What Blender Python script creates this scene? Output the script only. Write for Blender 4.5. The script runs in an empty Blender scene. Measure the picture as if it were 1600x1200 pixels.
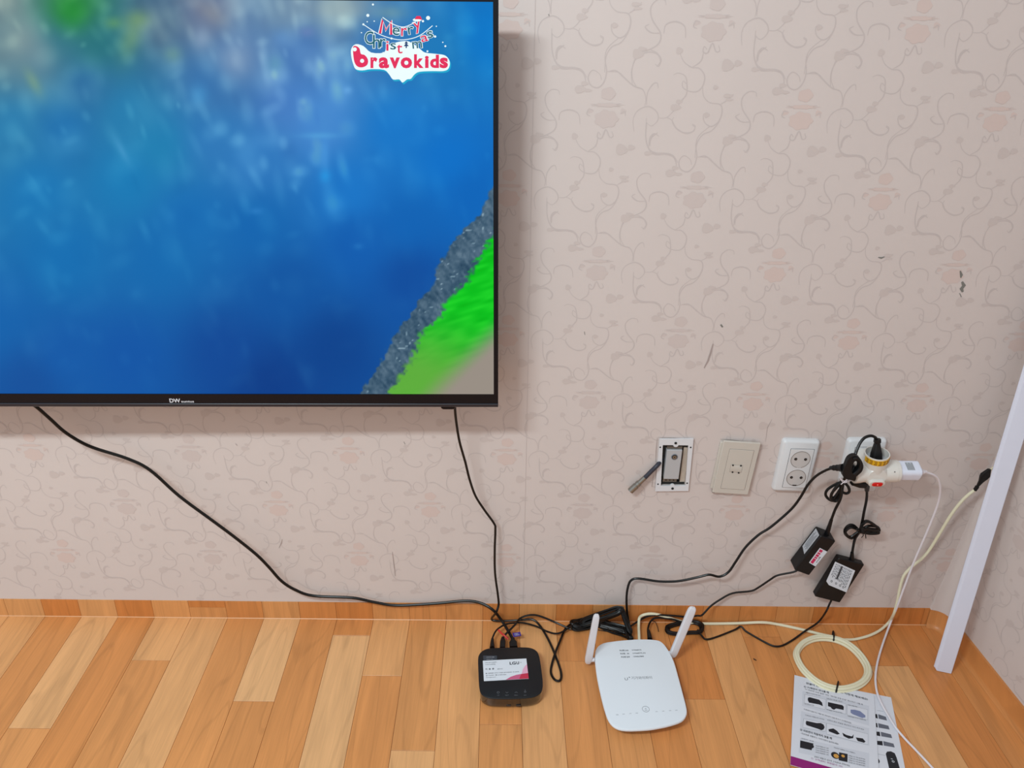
import bpy, bmesh, math, random
import numpy as np
from mathutils import Vector, Matrix

random.seed(4)
sc = bpy.context.scene
COL = sc.collection

# ------------------------------------------------------------------ camera
F = 1230.0; TH = math.atan(0.512); PHI = 0.010
CAM = Vector((0.0, -1.3, 1.245))
fw = Vector((0, math.cos(TH), -math.sin(TH)))
_r0 = Vector((1, 0, 0)); _u0 = Vector((0, math.sin(TH), math.cos(TH)))
RT = _r0 * math.cos(PHI) + _u0 * math.sin(PHI)
UP = -_r0 * math.sin(PHI) + _u0 * math.cos(PHI)
cam_data = bpy.data.cameras.new('camera')
cam = bpy.data.objects.new('camera', cam_data)
COL.objects.link(cam)
cam.matrix_world = Matrix(((RT.x, UP.x, -fw.x, CAM.x), (RT.y, UP.y, -fw.y, CAM.y),
                           (RT.z, UP.z, -fw.z, CAM.z), (0, 0, 0, 1)))
cam_data.sensor_width = 36.0
cam_data.lens = F / 1600 * 36.0
cam_data.clip_start = 0.02
sc.camera = cam

# ------------------------------------------------------------------ light
world = bpy.data.worlds.new('room_ambient'); sc.world = world
world.use_nodes = True
bg = world.node_tree.nodes['Background']
bg.inputs[0].default_value = (0.88, 0.95, 1.0, 1)
bg.inputs[1].default_value = 0.80

def area(name, loc, target, sx, sy, power, color):
    l = bpy.data.lights.new(name, 'AREA'); l.shape = 'RECTANGLE'
    l.size = sx; l.size_y = sy; l.energy = power; l.color = color
    o = bpy.data.objects.new(name, l); COL.objects.link(o)
    o.location = loc
    d = Vector(target) - Vector(loc)
    o.rotation_euler = d.to_track_quat('-Z', 'Y').to_euler()
    return o
area('ceiling_lamp_light', (-0.86, -1.46, 2.12), (-0.86, -0.6, 0.9), 0.70, 0.12, 34.0, (0.84, 0.96, 1.0))

sc.view_settings.view_transform = 'Standard'
sc.view_settings.look = 'None'
sc.view_settings.exposure = 0.0
sc.view_settings.gamma = 1.0
sc.view_settings.use_curve_mapping = False

# ------------------------------------------------------------------ photo measurements to points
def ray(px, py): return fw + RT * ((px - 800) / F) + UP * ((600 - py) / F)
def W(px, py, o=0.0):          # point on the plane o metres in front of the back wall
    d = ray(px, py); return CAM + d * ((-o - CAM.y) / d.y)
def G(px, py, z=0.0):          # point at height z above the floor
    d = ray(px, py); return CAM + d * ((z - CAM.z) / d.z)
def PJ(p):
    v = Vector(p) - CAM; w = v.dot(fw)
    return 800 + F * v.dot(RT) / w, 600 - F * v.dot(UP) / w

# ------------------------------------------------------------------ materials
def lin(c):
    return tuple(((x / 255) / 12.92 if x / 255 <= 0.04045 else ((x / 255 + 0.055) / 1.055) ** 2.4) for x in c)
def mat(name, rgb, rough=0.5, metal=0.0, spec=0.5, noise=0.0, nscale=80, bump=0.0, coat=0.0):
    m = bpy.data.materials.new(name); m.use_nodes = True
    nt = m.node_tree; b = nt.nodes['Principled BSDF']
    c = lin(rgb) + (1,)
    b.inputs['Base Color'].default_value = c
    b.inputs['Roughness'].default_value = rough
    b.inputs['Metallic'].default_value = metal
    b.inputs['Specular IOR Level'].default_value = spec
    b.inputs['Coat Weight'].default_value = coat
    if noise or bump:
        tc = nt.nodes.new('ShaderNodeTexCoord'); n = nt.nodes.new('ShaderNodeTexNoise')
        n.inputs['Scale'].default_value = nscale; n.inputs['Detail'].default_value = 4
        nt.links.new(tc.outputs['Object'], n.inputs['Vector'])
        if noise:
            r = nt.nodes.new('ShaderNodeMapRange')
            r.inputs[3].default_value = 1 - noise; r.inputs[4].default_value = 1 + noise
            nt.links.new(n.outputs[0], r.inputs[0])
            mx = nt.nodes.new('ShaderNodeVectorMath'); mx.operation = 'SCALE'
            mx.inputs[0].default_value = c[:3]
            nt.links.new(r.outputs[0], mx.inputs['Scale'])
            nt.links.new(mx.outputs[0], b.inputs['Base Color'])
        if bump:
            bp = nt.nodes.new('ShaderNodeBump'); bp.inputs['Strength'].default_value = bump
            bp.inputs['Distance'].default_value = 0.001
            nt.links.new(n.outputs[0], bp.inputs['Height'])
            nt.links.new(bp.outputs[0], b.inputs['Normal'])
    return m
def emis(name, rgb, s=1.0):
    m = bpy.data.materials.new(name); m.use_nodes = True
    b = m.node_tree.nodes['Principled BSDF']
    b.inputs['Base Color'].default_value = (0.01, 0.01, 0.01, 1)
    b.inputs['Emission Color'].default_value = lin(rgb) + (1,)
    b.inputs['Emission Strength'].default_value = s
    b.inputs['Roughness'].default_value = 0.5
    b.inputs['Specular IOR Level'].default_value = 0.1
    return m

WALLC = (207, 195, 190)
M = {}
M['wall'] = mat('wallpaper', WALLC, 0.85, 0, 0.2, 0.03, 9, 0.15)
M['vine'] = mat('wallpaper_vine_print', (195, 183, 179), 0.8, 0, 0.25)
M['leaf'] = mat('wallpaper_leaf_print', (199, 186, 181), 0.8, 0, 0.25)
M['flower'] = mat('wallpaper_flower_print', (206, 187, 180), 0.8, 0, 0.25)
M['flower_b'] = mat('wallpaper_flower_print_dull', (201, 187, 182), 0.8, 0, 0.25)
M['scuff'] = mat('scuff', (120, 118, 112), 0.9)
M['scuff_pale'] = mat('scuff_pale', (165, 150, 145), 0.9)
M['tv'] = mat('tv_black', (12, 13, 20), 0.25, 0, 0.25)
M['tvback'] = mat('tv_back_plastic', (18, 18, 20), 0.6)
M['black'] = mat('black_plastic', (13, 13, 15), 0.45, 0, 0.35, 0.1, 200)
M['cable'] = mat('black_cable', (8, 7, 7), 0.36, 0, 0.35)
M['cablesoft'] = mat('black_thin_cable', (14, 9, 8), 0.4, 0, 0.35)
M['gloss'] = mat('glossy_black', (12, 11, 12), 0.06, 0, 0.8, coat=1.0)
M['stbtop'] = mat('satin_black', (14, 17, 22), 0.42, 0, 0.35, 0.05, 300)
M['white'] = mat('router_white', (222, 229, 236), 0.35, 0, 0.5)
M['antenna'] = mat('antenna_white', (218, 217, 222), 0.4)
M['plate'] = mat('plate_white', (214, 215, 217), 0.35, 0, 0.5)
M['socket'] = mat('socket_grey_white', (196, 192, 190), 0.4)
M['cream'] = mat('plate_cream', (198, 191, 181), 0.5, 0, 0.4, 0.02, 60)
M['line'] = mat('groove', (135, 125, 118), 0.7)
M['hole'] = mat('pin_hole', (22, 20, 20), 0.7)
M['pin'] = mat('socket_contact', (120, 110, 100), 0.4, 0.8)
M['metal'] = mat('zinc_metal', (150, 148, 142), 0.35, 0.9)
M['metal2'] = mat('dull_strap_metal', (120, 116, 110), 0.5, 0.7)
M['boxdark'] = mat('outlet_box_dark', (48, 46, 44), 0.8, 0, 0.3, 0.4, 60)
M['frame'] = mat('mount_frame_white', (215, 215, 218), 0.5)
M['module'] = mat('module_grey', (178, 178, 180), 0.4)
M['tap'] = mat('tap_white', (216, 212, 205), 0.3, 0, 0.5)
M['tapin'] = mat('tap_inner', (178, 180, 182), 0.4)
M['charger'] = mat('charger_white', (220, 224, 238), 0.3)
M['usb'] = mat('usb_cable_white', (224, 218, 223), 0.45)
M['lan'] = mat('cream_cable', (225, 219, 190), 0.45, 0, 0.4)
M['yellow'] = mat('warning_yellow', (222, 170, 20), 0.5)
M['brown'] = mat('label_brown_print', (120, 70, 15), 0.6)
M['red'] = mat('red_tie', (190, 35, 30), 0.5)
M['purple'] = mat('purple_tag', (62, 40, 130), 0.5)
M['label'] = mat('label_paper', (214, 220, 228), 0.6)
M['labelgrey'] = mat('label_silver', (176, 180, 186), 0.5)
M['ink'] = mat('ink', (52, 54, 60), 0.8)
M['inkgrey'] = mat('ink_grey', (110, 114, 122), 0.8)
M['inkblack'] = mat('ink_black', (16, 16, 18), 0.7)
M['pinkprint'] = mat('label_pink_print', (196, 40, 88), 0.7)
M['cardpink'] = mat('card_rose', (196, 92, 130), 0.6)
M['cardpale'] = mat('card_pale_rose', (222, 165, 190), 0.6)
M['cardred'] = mat('card_crimson', (190, 42, 72), 0.6)
M['paper'] = mat('leaflet_paper', (214, 216, 224), 0.6, 0, 0.3)
M['paperpanel'] = mat('leaflet_panel', (203, 206, 215), 0.6, 0, 0.3)
M['photo'] = mat('leaflet_dark_print', (30, 31, 38), 0.5, 0, 0.4)
M['photoblue'] = mat('leaflet_blue_print', (120, 130, 165), 0.5)
M['photogrey'] = mat('leaflet_grey_print', (96, 100, 112), 0.5)
M['orangeprint'] = mat('leaflet_orange_print', (205, 150, 70), 0.6)
M['magenta'] = mat('leaflet_magenta', (140, 15, 110), 0.6)
M['strip'] = mat('moulding_white', (214, 216, 230), 0.45, 0, 0.4, 0.02, 40)
M['icon'] = mat('icon_grey', (105, 108, 115), 0.6)
M['slot'] = mat('sensor_window', (60, 52, 48), 0.25)
M['logo_grey'] = mat('logo_silver', (200, 200, 205), 0.4)
m = mat('red_switch', (190, 10, 12), 0.2, 0, 0.5); M['switch'] = m
b = m.node_tree.nodes['Principled BSDF']
b.inputs['Emission Color'].default_value = (1, 0.02, 0.02, 1); b.inputs['Emission Strength'].default_value = 0.08
M['glow'] = emis('lit_neon', (255, 150, 140), 1.0)
for k, c in {'s_white': (236, 252, 253), 's_pink': (226, 38, 88), 's_teal': (18, 96, 112), 's_cyan': (10, 165, 205),
             's_dark': (20, 60, 110)}.items():
    M[k] = emis('screen_' + k[2:], c)

# wood vinyl: colour per plank from the object's own colour
def wood():
    m = bpy.data.materials.new('wood_vinyl'); m.use_nodes = True
    nt = m.node_tree; N = nt.nodes; L = nt.links; b = N['Principled BSDF']
    oi = N.new('ShaderNodeObjectInfo'); tc = N.new('ShaderNodeTexCoord')
    off = N.new('ShaderNodeVectorMath'); off.operation = 'SCALE'
    off.inputs[0].default_value = (3.1, 7.7, 1.3); L.new(oi.outputs['Random'], off.inputs['Scale'])
    add = N.new('ShaderNodeVectorMath'); L.new(tc.outputs['Object'], add.inputs[0]); L.new(off.outputs[0], add.inputs[1])
    def noise(scale, stretch, detail, dist=0.0):
        mp = N.new('ShaderNodeMapping'); mp.inputs['Scale'].default_value = stretch
        n = N.new('ShaderNodeTexNoise'); n.inputs['Scale'].default_value = scale
        n.inputs['Detail'].default_value = detail; n.inputs['Distortion'].default_value = dist
        L.new(add.outputs[0], mp.inputs[0]); L.new(mp.outputs[0], n.inputs['Vector']); return n
    fine = noise(1, (420, 14, 14), 3); broad = noise(1, (34, 2.6, 2.6), 3, 0.8)
    # growth rings: contour bands of a stretched noise
    ring = noise(1, (13, 1.6, 1.6), 1, 0.3)
    mul = N.new('ShaderNodeMath'); mul.operation = 'MULTIPLY'; mul.inputs[1].default_value = 46
    sn = N.new('ShaderNodeMath'); sn.operation = 'SINE'
    L.new(ring.outputs[0], mul.inputs[0]); L.new(mul.outputs[0], sn.inputs[0])
    pw = N.new('ShaderNodeMapRange'); pw.inputs[1].default_value = 0.82; pw.inputs[2].default_value = 1.0
    pw.inputs[3].default_value = 0.0; pw.inputs[4].default_value = 0.10; L.new(sn.outputs[0], pw.inputs[0])
    r1 = N.new('ShaderNodeMapRange'); r1.inputs[1].default_value = 0.3; r1.inputs[2].default_value = 0.7
    r1.inputs[3].default_value = 0.94; r1.inputs[4].default_value = 1.05; L.new(fine.outputs[0], r1.inputs[0])
    r2 = N.new('ShaderNodeMapRange'); r2.inputs[1].default_value = 0.3; r2.inputs[2].default_value = 0.7
    r2.inputs[3].default_value = 0.90; r2.inputs[4].default_value = 1.10; L.new(broad.outputs[0], r2.inputs[0])
    k = N.new('ShaderNodeMath'); k.operation = 'MULTIPLY'; L.new(r1.outputs[0], k.inputs[0]); L.new(r2.outputs[0], k.inputs[1])
    k2 = N.new('ShaderNodeMath'); k2.operation = 'SUBTRACT'; L.new(k.outputs[0], k2.inputs[0]); L.new(pw.outputs[0], k2.inputs[1])
    v = N.new('ShaderNodeVectorMath'); v.operation = 'SCALE'
    L.new(oi.outputs['Color'], v.inputs[0]); L.new(k2.outputs[0], v.inputs['Scale'])
    g = N.new('ShaderNodeHueSaturation'); g.inputs['Saturation'].default_value = 1.0
    L.new(v.outputs[0], g.inputs['Color']); L.new(g.outputs[0], b.inputs['Base Color'])
    b.inputs['Roughness'].default_value = 0.36; b.inputs['Specular IOR Level'].default_value = 0.35
    bp = N.new('ShaderNodeBump'); bp.inputs['Strength'].default_value = 0.08; bp.inputs['Distance'].default_value = 0.0005
    L.new(fine.outputs[0], bp.inputs['Height']); L.new(bp.outputs[0], b.inputs['Normal'])
    return m
M['wood'] = wood()
M['highlight'] = mat('vinyl_crease_highlight', (226, 176, 132), 0.3, 0, 0.5)  # paler vinyl colour, paints the highlight along the floor crease
M['joint'] = mat('joint_dark', (120, 66, 32), 0.7)  # dark brown base that shows in the plank joints

# ------------------------------------------------------------------ mesh builder
def catmull(pts, n=6, closed=False):
    pts = [Vector(p) for p in pts]; out = []; N = len(pts)
    segs = N if closed else N - 1
    for i in range(segs):
        if closed: p0, p1, p2, p3 = pts[(i - 1) % N], pts[i], pts[(i + 1) % N], pts[(i + 2) % N]
        else: p0, p1, p2, p3 = pts[max(i - 1, 0)], pts[i], pts[i + 1], pts[min(i + 2, N - 1)]
        for k in range(n):
            t = k / n
            out.append(0.5 * ((2 * p1) + (p2 - p0) * t + (2 * p0 - 5 * p1 + 4 * p2 - p3) * t * t + (3 * p1 - p0 - 3 * p2 + p3) * t ** 3))
    if not closed: out.append(pts[-1])
    return out
def rrect(w, h, r, n=5, cx=0, cy=0):
    o = []
    for sx, sy, a in ((1, 1, 0), (-1, 1, 90), (-1, -1, 180), (1, -1, 270)):
        for k in range(n + 1):
            t = math.radians(a + 90 * k / n)
            o.append((cx + sx * (w / 2 - r) + r * math.cos(t), cy + sy * (h / 2 - r) + r * math.sin(t)))
    return o
def circ(r, n=24, cx=0, cy=0, ry=None):
    return [(cx + r * math.cos(2 * math.pi * k / n), cy + (ry or r) * math.sin(2 * math.pi * k / n)) for k in range(n)]
def inset(o, d):
    if abs(d) < 1e-9: return list(o)
    n = len(o); A = sum(o[i][0] * o[(i + 1) % n][1] - o[(i + 1) % n][0] * o[i][1] for i in range(n))
    s = 1 if A > 0 else -1; r = []
    for i in range(n):
        a, b_, c = Vector(o[i - 1][:2]), Vector(o[i][:2]), Vector(o[(i + 1) % n][:2])
        e1 = (b_ - a); e2 = (c - b_)
        e1 = e1.normalized() if e1.length > 1e-9 else e2.normalized()
        e2 = e2.normalized() if e2.length > 1e-9 else e1
        n1 = Vector((-e1.y, e1.x)); n2 = Vector((-e2.y, e2.x)); m_ = n1 + n2
        if m_.length < 1e-6: m_ = n1
        m_.normalize(); k = 1 / max(0.5, m_.dot(n1))
        q = b_ + m_ * (s * d * k); r.append((q.x, q.y))
    return r
IDF = lambda x, y, d: Vector((x, y, d))

class MB:
    def __init__(s): s.v = []; s.f = []
    def add(s, vs, fs):
        o = len(s.v); s.v += [Vector(v) for v in vs]; s.f += [tuple(i + o for i in f) for f in fs]; return s
    def slab(s, fn, outline, levels, caps=True):
        n = len(outline); o = len(s.v)
        for ins, d in levels:
            for x, y in inset(outline, ins): s.v.append(fn(x, y, d))
        for l in range(len(levels) - 1):
            for i in range(n):
                j = (i + 1) % n; a = o + l * n
                s.f.append((a + i, a + j, a + n + j, a + n + i))
        if caps:
            s.f.append(tuple(o + i for i in range(n))[::-1]); a = o + (len(levels) - 1) * n
            s.f.append(tuple(a + i for i in range(n)))
        return s
    def box(s, fn, x0, y0, x1, y1, d0, d1, bev=0.0):
        o = [(x0, y0), (x1, y0), (x1, y1), (x0, y1)]
        lv = [(0, d0), (0, d1)] if not bev else [(bev, d0), (0, d0 + bev), (0, d1 - bev), (bev, d1)]
        return s.slab(fn, o, lv)
    def ring(s, fn, outer, inner, d0, d1):
        n = len(outer); o = len(s.v)
        for ol, d in ((outer, d0), (outer, d1), (inner, d1), (inner, d0)):
            for x, y in ol: s.v.append(fn(x, y, d))
        for l in range(4):
            for i in range(n):
                j = (i + 1) % n; a = o + l * n; b_ = o + ((l + 1) % 4) * n
                s.f.append((a + i, a + j, b_ + j, b_ + i))
        return s
    def flat(s, fn, outline, d):
        o = len(s.v); s.v += [fn(x, y, d) for x, y in outline]; s.f.append(tuple(range(o, o + len(outline)))); return s
    def ribbon(s, fn, pts, w, d, taper=False):
        pts = [Vector(p[:2]) for p in pts]; n = len(pts); o = len(s.v)
        for i in range(n):
            t = (pts[min(i + 1, n - 1)] - pts[max(i - 1, 0)])
            t = t.normalized() if t.length > 1e-9 else Vector((1, 0))
            q = Vector((-t.y, t.x)) * (w / 2) * ((1 - 0.6 * abs(2 * i / (n - 1) - 1)) if taper else 1)
            s.v.append(fn(pts[i].x + q.x, pts[i].y + q.y, d)); s.v.append(fn(pts[i].x - q.x, pts[i].y - q.y, d))
        for i in range(n - 1): s.f.append((o + 2 * i, o + 2 * i + 1, o + 2 * i + 3, o + 2 * i + 2))
        return s
    def tube(s, path, r, sides=8, closed=False, flat=1.0):
        path = [Vector(p) for p in path]
        q = [path[0]]
        for p in path[1:]:
            if (p - q[-1]).length > 1e-5: q.append(p)
        path = q; n = len(path); o = len(s.v)
        tg = []
        for i in range(n):
            a = path[i - 1] if (i > 0 or closed) else path[0]
            b_ = path[(i + 1) % n] if (i < n - 1 or closed) else path[-1]
            t_ = b_ - a; tg.append(t_.normalized() if t_.length > 1e-9 else (tg[-1] if tg else Vector((0, 0, 1))))
        u = tg[0].orthogonal().normalized()
        for i in range(n):
            u = (u - tg[i] * u.dot(tg[i]))
            u = u.normalized() if u.length > 1e-6 else tg[i].orthogonal().normalized()
            w = tg[i].cross(u); rr = r(i / (n - 1)) if callable(r) else r
            for k in range(sides):
                a = 2 * math.pi * k / sides
                s.v.append(path[i] + u * (math.cos(a) * rr) + w * (math.sin(a) * rr * flat))
        for i in range(n if closed else n - 1):
            for k in range(sides):
                j = (k + 1) % sides; a = o + i * sides; b_ = o + ((i + 1) % n) * sides
                s.f.append((a + k, a + j, b_ + j, b_ + k))
        if not closed:
            s.f.append(tuple(o + k for k in range(sides))[::-1]); s.f.append(tuple(o + (n - 1) * sides + k for k in range(sides)))
        return s
    def lathe(s, p0, p1, prof, sides=24, caps=True):
        # prof: list of (t along p0->p1 in metres, radius)
        p0 = Vector(p0); ax = (Vector(p1) - p0).normalized(); u = ax.orthogonal().normalized(); w = ax.cross(u)
        o = len(s.v)
        for t, r in prof:
            for k in range(sides):
                a = 2 * math.pi * k / sides
                s.v.append(p0 + ax * t + (u * math.cos(a) + w * math.sin(a)) * r)
        for i in range(len(prof) - 1):
            for k in range(sides):
                j = (k + 1) % sides; a = o + i * sides
                s.f.append((a + k, a + j, a + sides + j, a + sides + k))
        if caps:
            s.f.append(tuple(o + k for k in range(sides))[::-1]); a = o + (len(prof) - 1) * sides
            s.f.append(tuple(a + k for k in range(sides)))
        return s
    def loft(s, p0, p1, up, secs, n=4):
        # secs: (t 0..1, width, height); rounded rectangular sections along p0->p1
        p0 = Vector(p0); p1 = Vector(p1); ax = (p1 - p0).normalized(); up = Vector(up)
        side = ax.cross(up).normalized(); up = side.cross(ax).normalized(); o = len(s.v); cnt = 0
        for t, w, h in secs:
            ol = rrect(w, h, min(w, h) * 0.3, n); cnt = len(ol)
            for x, y in ol: s.v.append(p0.lerp(p1, t) + side * x + up * y)
        for i in range(len(secs) - 1):
            for k in range(cnt):
                j = (k + 1) % cnt; a = o + i * cnt
                s.f.append((a + k, a + j, a + cnt + j, a + cnt + k))
        s.f.append(tuple(o + k for k in range(cnt))[::-1]); a = o + (len(secs) - 1) * cnt
        s.f.append(tuple(a + k for k in range(cnt)))
        return s
    def text(s, fn, txt, x, y, size, d, align='LEFT', bold=0.0, ang=0.0, width=None, res=3):
        vs, fs = text_mesh(txt, bold, res)
        if not vs: return s
        x0 = min(v[0] for v in vs); x1 = max(v[0] for v in vs)
        k = size; kx = k if width is None else width / max(1e-6, (x1 - x0))
        ox = {'LEFT': x0, 'CENTER': (x0 + x1) / 2, 'RIGHT': x1}[align]
        ca, sa = math.cos(ang), math.sin(ang); o = len(s.v)
        for vx, vy in vs:
            a = (vx - ox) * kx; b_ = vy * k
            s.v.append(fn(x + a * ca - b_ * sa, y + a * sa + b_ * ca, d))
        s.f += [tuple(i + o for i in f) for f in fs]
        return s

_tc = {}
def text_mesh(txt, bold=0.0, res=3):
    key = (txt, bold, res)
    if key in _tc: return _tc[key]
    cu = bpy.data.curves.new('t', 'FONT'); cu.body = txt; cu.size = 1.0; cu.resolution_u = res; cu.offset = bold
    ob = bpy.data.objects.new('t', cu)
    me = bpy.data.meshes.new_from_object(ob)
    vs = [(v.co.x, v.co.y) for v in me.vertices]; fs = [tuple(p.vertices) for p in me.polygons]
    bpy.data.objects.remove(ob); bpy.data.curves.remove(cu); bpy.data.meshes.remove(me)
    _tc[key] = (vs, fs); return _tc[key]

ORG = {}
def obj(name, mb, m, parent=None, origin=None, smooth=35, recalc=True, color=None):
    me = bpy.data.meshes.new(name)
    if parent is not None: org = ORG[parent.name]
    elif origin is not None: org = Vector(origin)
    else:
        xs = [v.x for v in mb.v]; ys = [v.y for v in mb.v]; zs = [v.z for v in mb.v]
        org = Vector(((min(xs) + max(xs)) / 2, (min(ys) + max(ys)) / 2, min(zs)))
    me.from_pydata([tuple(v - org) for v in mb.v], [], mb.f)
    if recalc:
        bm = bmesh.new(); bm.from_mesh(me)
        bmesh.ops.remove_doubles(bm, verts=bm.verts, dist=1e-7)
        bmesh.ops.recalc_face_normals(bm, faces=bm.faces); bm.to_mesh(me); bm.free()
    if m is not None: me.materials.append(m)
    if smooth:
        me.shade_smooth(); me.set_sharp_from_angle(angle=math.radians(smooth))
    o = bpy.data.objects.new(name, me); COL.objects.link(o)
    if parent is not None: o.parent = parent
    else: o.location = org
    ORG[o.name] = org
    if parent is not None and ('lettering' in name or 'print' in name): o['kind'] = 'stuff'
    if color: o.color = color
    return o
def thing(name, label, cat, loc, group=None):
    o = bpy.data.objects.new(name, None); COL.objects.link(o); o.location = loc
    o.empty_display_size = 0.02; ORG[o.name] = Vector(loc)
    o['label'] = label; o['category'] = cat
    if group: o['group'] = group
    return o
def tag(o, label=None, cat=None, kind=None, group=None):
    for k, v in (('label', label), ('category', cat), ('kind', kind), ('group', group)):
        if v: o[k] = v
    return o

class Pl:      # a rectangle fitted through four measured points (TL, TR, BR, BL)
    def __init__(s, tl, tr, br, bl, n=None):
        s.c = (tl + tr + br + bl) / 4
        ex = ((tr - tl) + (br - bl)) / 2; ey = ((tl - bl) + (tr - br)) / 2
        s.w = ex.length; s.h = ey.length
        s.n = (ex.cross(ey)).normalized(); ex.normalize()
        ey2 = s.n.cross(ex); e = (ey.normalized() + ey2).normalized()
        s.ey = e; s.ex = e.cross(s.n).normalized()
    def __call__(s, x, y, d): return s.c + s.ex * x + s.ey * y + s.n * d
    def px(s, px, py, d=0.0):     # measured image point to local x, y on the plane raised by d
        r = ray(px, py); c = s.c + s.n * d; t = (c - CAM).dot(s.n) / r.dot(s.n); p = CAM + r * t - c
        return p.dot(s.ex), p.dot(s.ey)
def wallpl(pts, o): return Pl(*[W(x, y, o) for x, y in pts])
def floorpl(pts, z): return Pl(*[G(x, y, z) for x, y in pts])

def GC(px, py, z):            # on the floor, or against the turned-up skirting when that comes first
    p = G(px, py, z)
    return W(px, py, 0.0085 + z * .35) if p.y > -0.0085 - z * .35 else p
def path(spec, n=6):
    p = [(W if m_ == 'w' else GC)(x, y, v) for x, y, m_, v in spec]
    return catmull(p, n)

# ================================================================== SETTING
XC = W(1477, 951).x
pR = G(1597, 1100, 0.045)
eR = Vector((pR.x - XC, pR.y, 0)).normalized()          # along the right wall, towards the camera
nR = Vector((eR.y, -eR.x, 0))                            # into the room (towards -x)
if nR.x > 0: nR = -nR
def FW(x, z, d): return Vector((x, -d, z))
def FR(s_, z, d): return Vector((XC, 0, 0)) + eR * s_ + Vector((0, 0, z)) + nR * d

ZT = 2.25; XL = -2.4
# opening for the antenna outlet box
hq = [W(1035, 696), W(1075, 696), W(1071, 758), W(1033, 758)]
hx0 = min(p.x for p in hq) + 0.001; hx1 = max(p.x for p in hq) - 0.001; hz0 = min(p.z for p in hq); hz1 = max(p.z for p in hq)
mb = MB()
xs = [XL, hx0, hx1, XC]; zs = [-0.02, hz0, hz1, ZT]
for i in range(3):
    for j in range(3):
        if i == 1 and j == 1: continue
        mb.add([FW(xs[i], zs[j], 0), FW(xs[i + 1], zs[j], 0), FW(xs[i + 1], zs[j + 1], 0), FW(xs[i], zs[j + 1], 0)], [(0, 1, 2, 3)])
D0 = -0.045
for a, b_ in (((hx0, hz0), (hx1, hz0)), ((hx1, hz0), (hx1, hz1)), ((hx1, hz1), (hx0, hz1)), ((hx0, hz1), (hx0, hz0))):
    mb.add([FW(*a, 0), FW(*b_, 0), FW(*b_, D0), FW(*a, D0)], [(0, 1, 2, 3)])
# thickness behind, one closed slab around the box
mb.add([FW(XL, -0.02, -0.1), FW(XC + 0.1, -0.02, -0.1), FW(XC + 0.1, ZT, -0.1), FW(XL, ZT, -0.1)], [(3, 2, 1, 0)])
wall = tag(obj('wall_back', mb, M['wall'], origin=(0, 0, 0), smooth=0, recalc=False), kind='structure',
           label='pale pinkish wallpapered wall printed with faint scrolling vines and flowers')
mb = MB(); mb.slab(lambda x, y, d: FR(x, y, d), [(0, -0.02), (2.2, -0.02), (2.2, ZT), (0, ZT)], [(0, -0.1), (0, 0)])
wallr = tag(obj('wall_right', mb, M['wall'], origin=(0, 0, 0), smooth=0), kind='structure',
            label='papered side wall at right behind the white moulding')

# wallpaper print, traced once and repeated on its lattice
z4 = lambda x, y: W(800 + x / 4, 300 + y / 4)
vines = [
 [(380,30),(372,55),(400,95),(450,120),(500,112),(510,88),(492,75)],
 [(680,330),(672,260),(700,190),(760,158),(815,165),(842,195),(828,232),(808,218)],
 [(520,262),(528,180),(560,130),(610,108),(650,60),(668,0)],
 [(530,258),(600,262),(640,298),(690,335),(738,352),(756,398),(750,436)],
 [(760,432),(765,370),(795,325),(820,318),(826,345)],
 [(690,570),(684,510),(710,462),(770,440),(818,468),(826,510),(790,542),(760,525)],
 [(830,500),(875,498),(920,458),(960,410),(988,375),(990,325),(980,282),(940,266),(912,276)],
 [(875,498),(905,512),(930,552),(980,580),(1022,574),(1040,545),(1022,532)],
 [(948,160),(970,205),(1015,236),(1060,242),(1090,280),(1082,330),(1050,362),(1000,360),(965,338),(968,308),(986,322)],
 [(1020,236),(1068,205),(1082,160)],
 [(1080,330),(1085,385),(1120,420),(1180,430),(1192,470),(1172,520),(1130,545),(1092,522),(1086,482),(1112,478)],
 [(1182,430),(1225,405),(1256,376)],
 [(1122,545),(1062,592),(1044,640),(1050,700),(1035,752),(1000,782),(960,770),(948,730),(975,698),(1012,718),(1020,745)],
 [(760,500),(756,600),(772,658),(805,690),(870,690),(918,708),(932,755),(900,790)],
 [(775,650),(780,605),(806,582),(832,596)],
 [(1060,705),(1100,700),(1140,730),(1190,770),(1240,790)],
 [(1388,390),(1382,366),(1342,364),(1305,400),(1310,458),(1352,522),(1342,570),(1290,600),(1225,622),(1192,685),(1190,740),(1212,782)],
 [(1290,600),(1330,618),(1347,655),(1325,682)],
 [(1352,522),(1302,520),(1270,494),(1292,480)],
 [(1370,524),(1384,482),(1438,468),(1485,490),(1488,545)],
 [(1380,70),(1370,150),(1382,215),(1420,245),(1490,248),(1530,262),(1552,300)],
 [(1392,205),(1400,162),(1442,130)],
 [(455,460),(430,455),(420,480),(440,490)], [(610,480),(635,465),(640,490)],
 [(500,590),(485,575),(480,600),(505,605),(528,560),(550,600),(570,595),(562,570)]]
leaves = [((708,168),26,20),((735,140),20,9),((925,445),26,15),((945,415),16,10),((1225,385),24,9),((1232,405),20,7),((1222,612),22,13),
          ((1245,595),16,8),((355,600),0,0),((900,788),28,14),((945,795),18,8),((945,150),16,16),((1218,222),26,24),((1280,215),18,14),
          ((618,668),30,24),((672,655),14,14),((770,685),20,10),((1105,485),14,12),((380,350),26,18),((405,320),18,10),((560,770),12,10)]
base = z4(530, 505)
LX = 0.3075; LZ = 0.1275
def loc2(p): q = z4(*p); return (q.x - base.x, q.z - base.z)
VN = [catmull([Vector(loc2(p)) for p in c], 4) for c in vines]
LV = []
for (p, a, c) in leaves:
    if a:
        x, y = loc2(p); LV.append((x, y, a / 4 * 0.0013, c / 4 * 0.0013))
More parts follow.
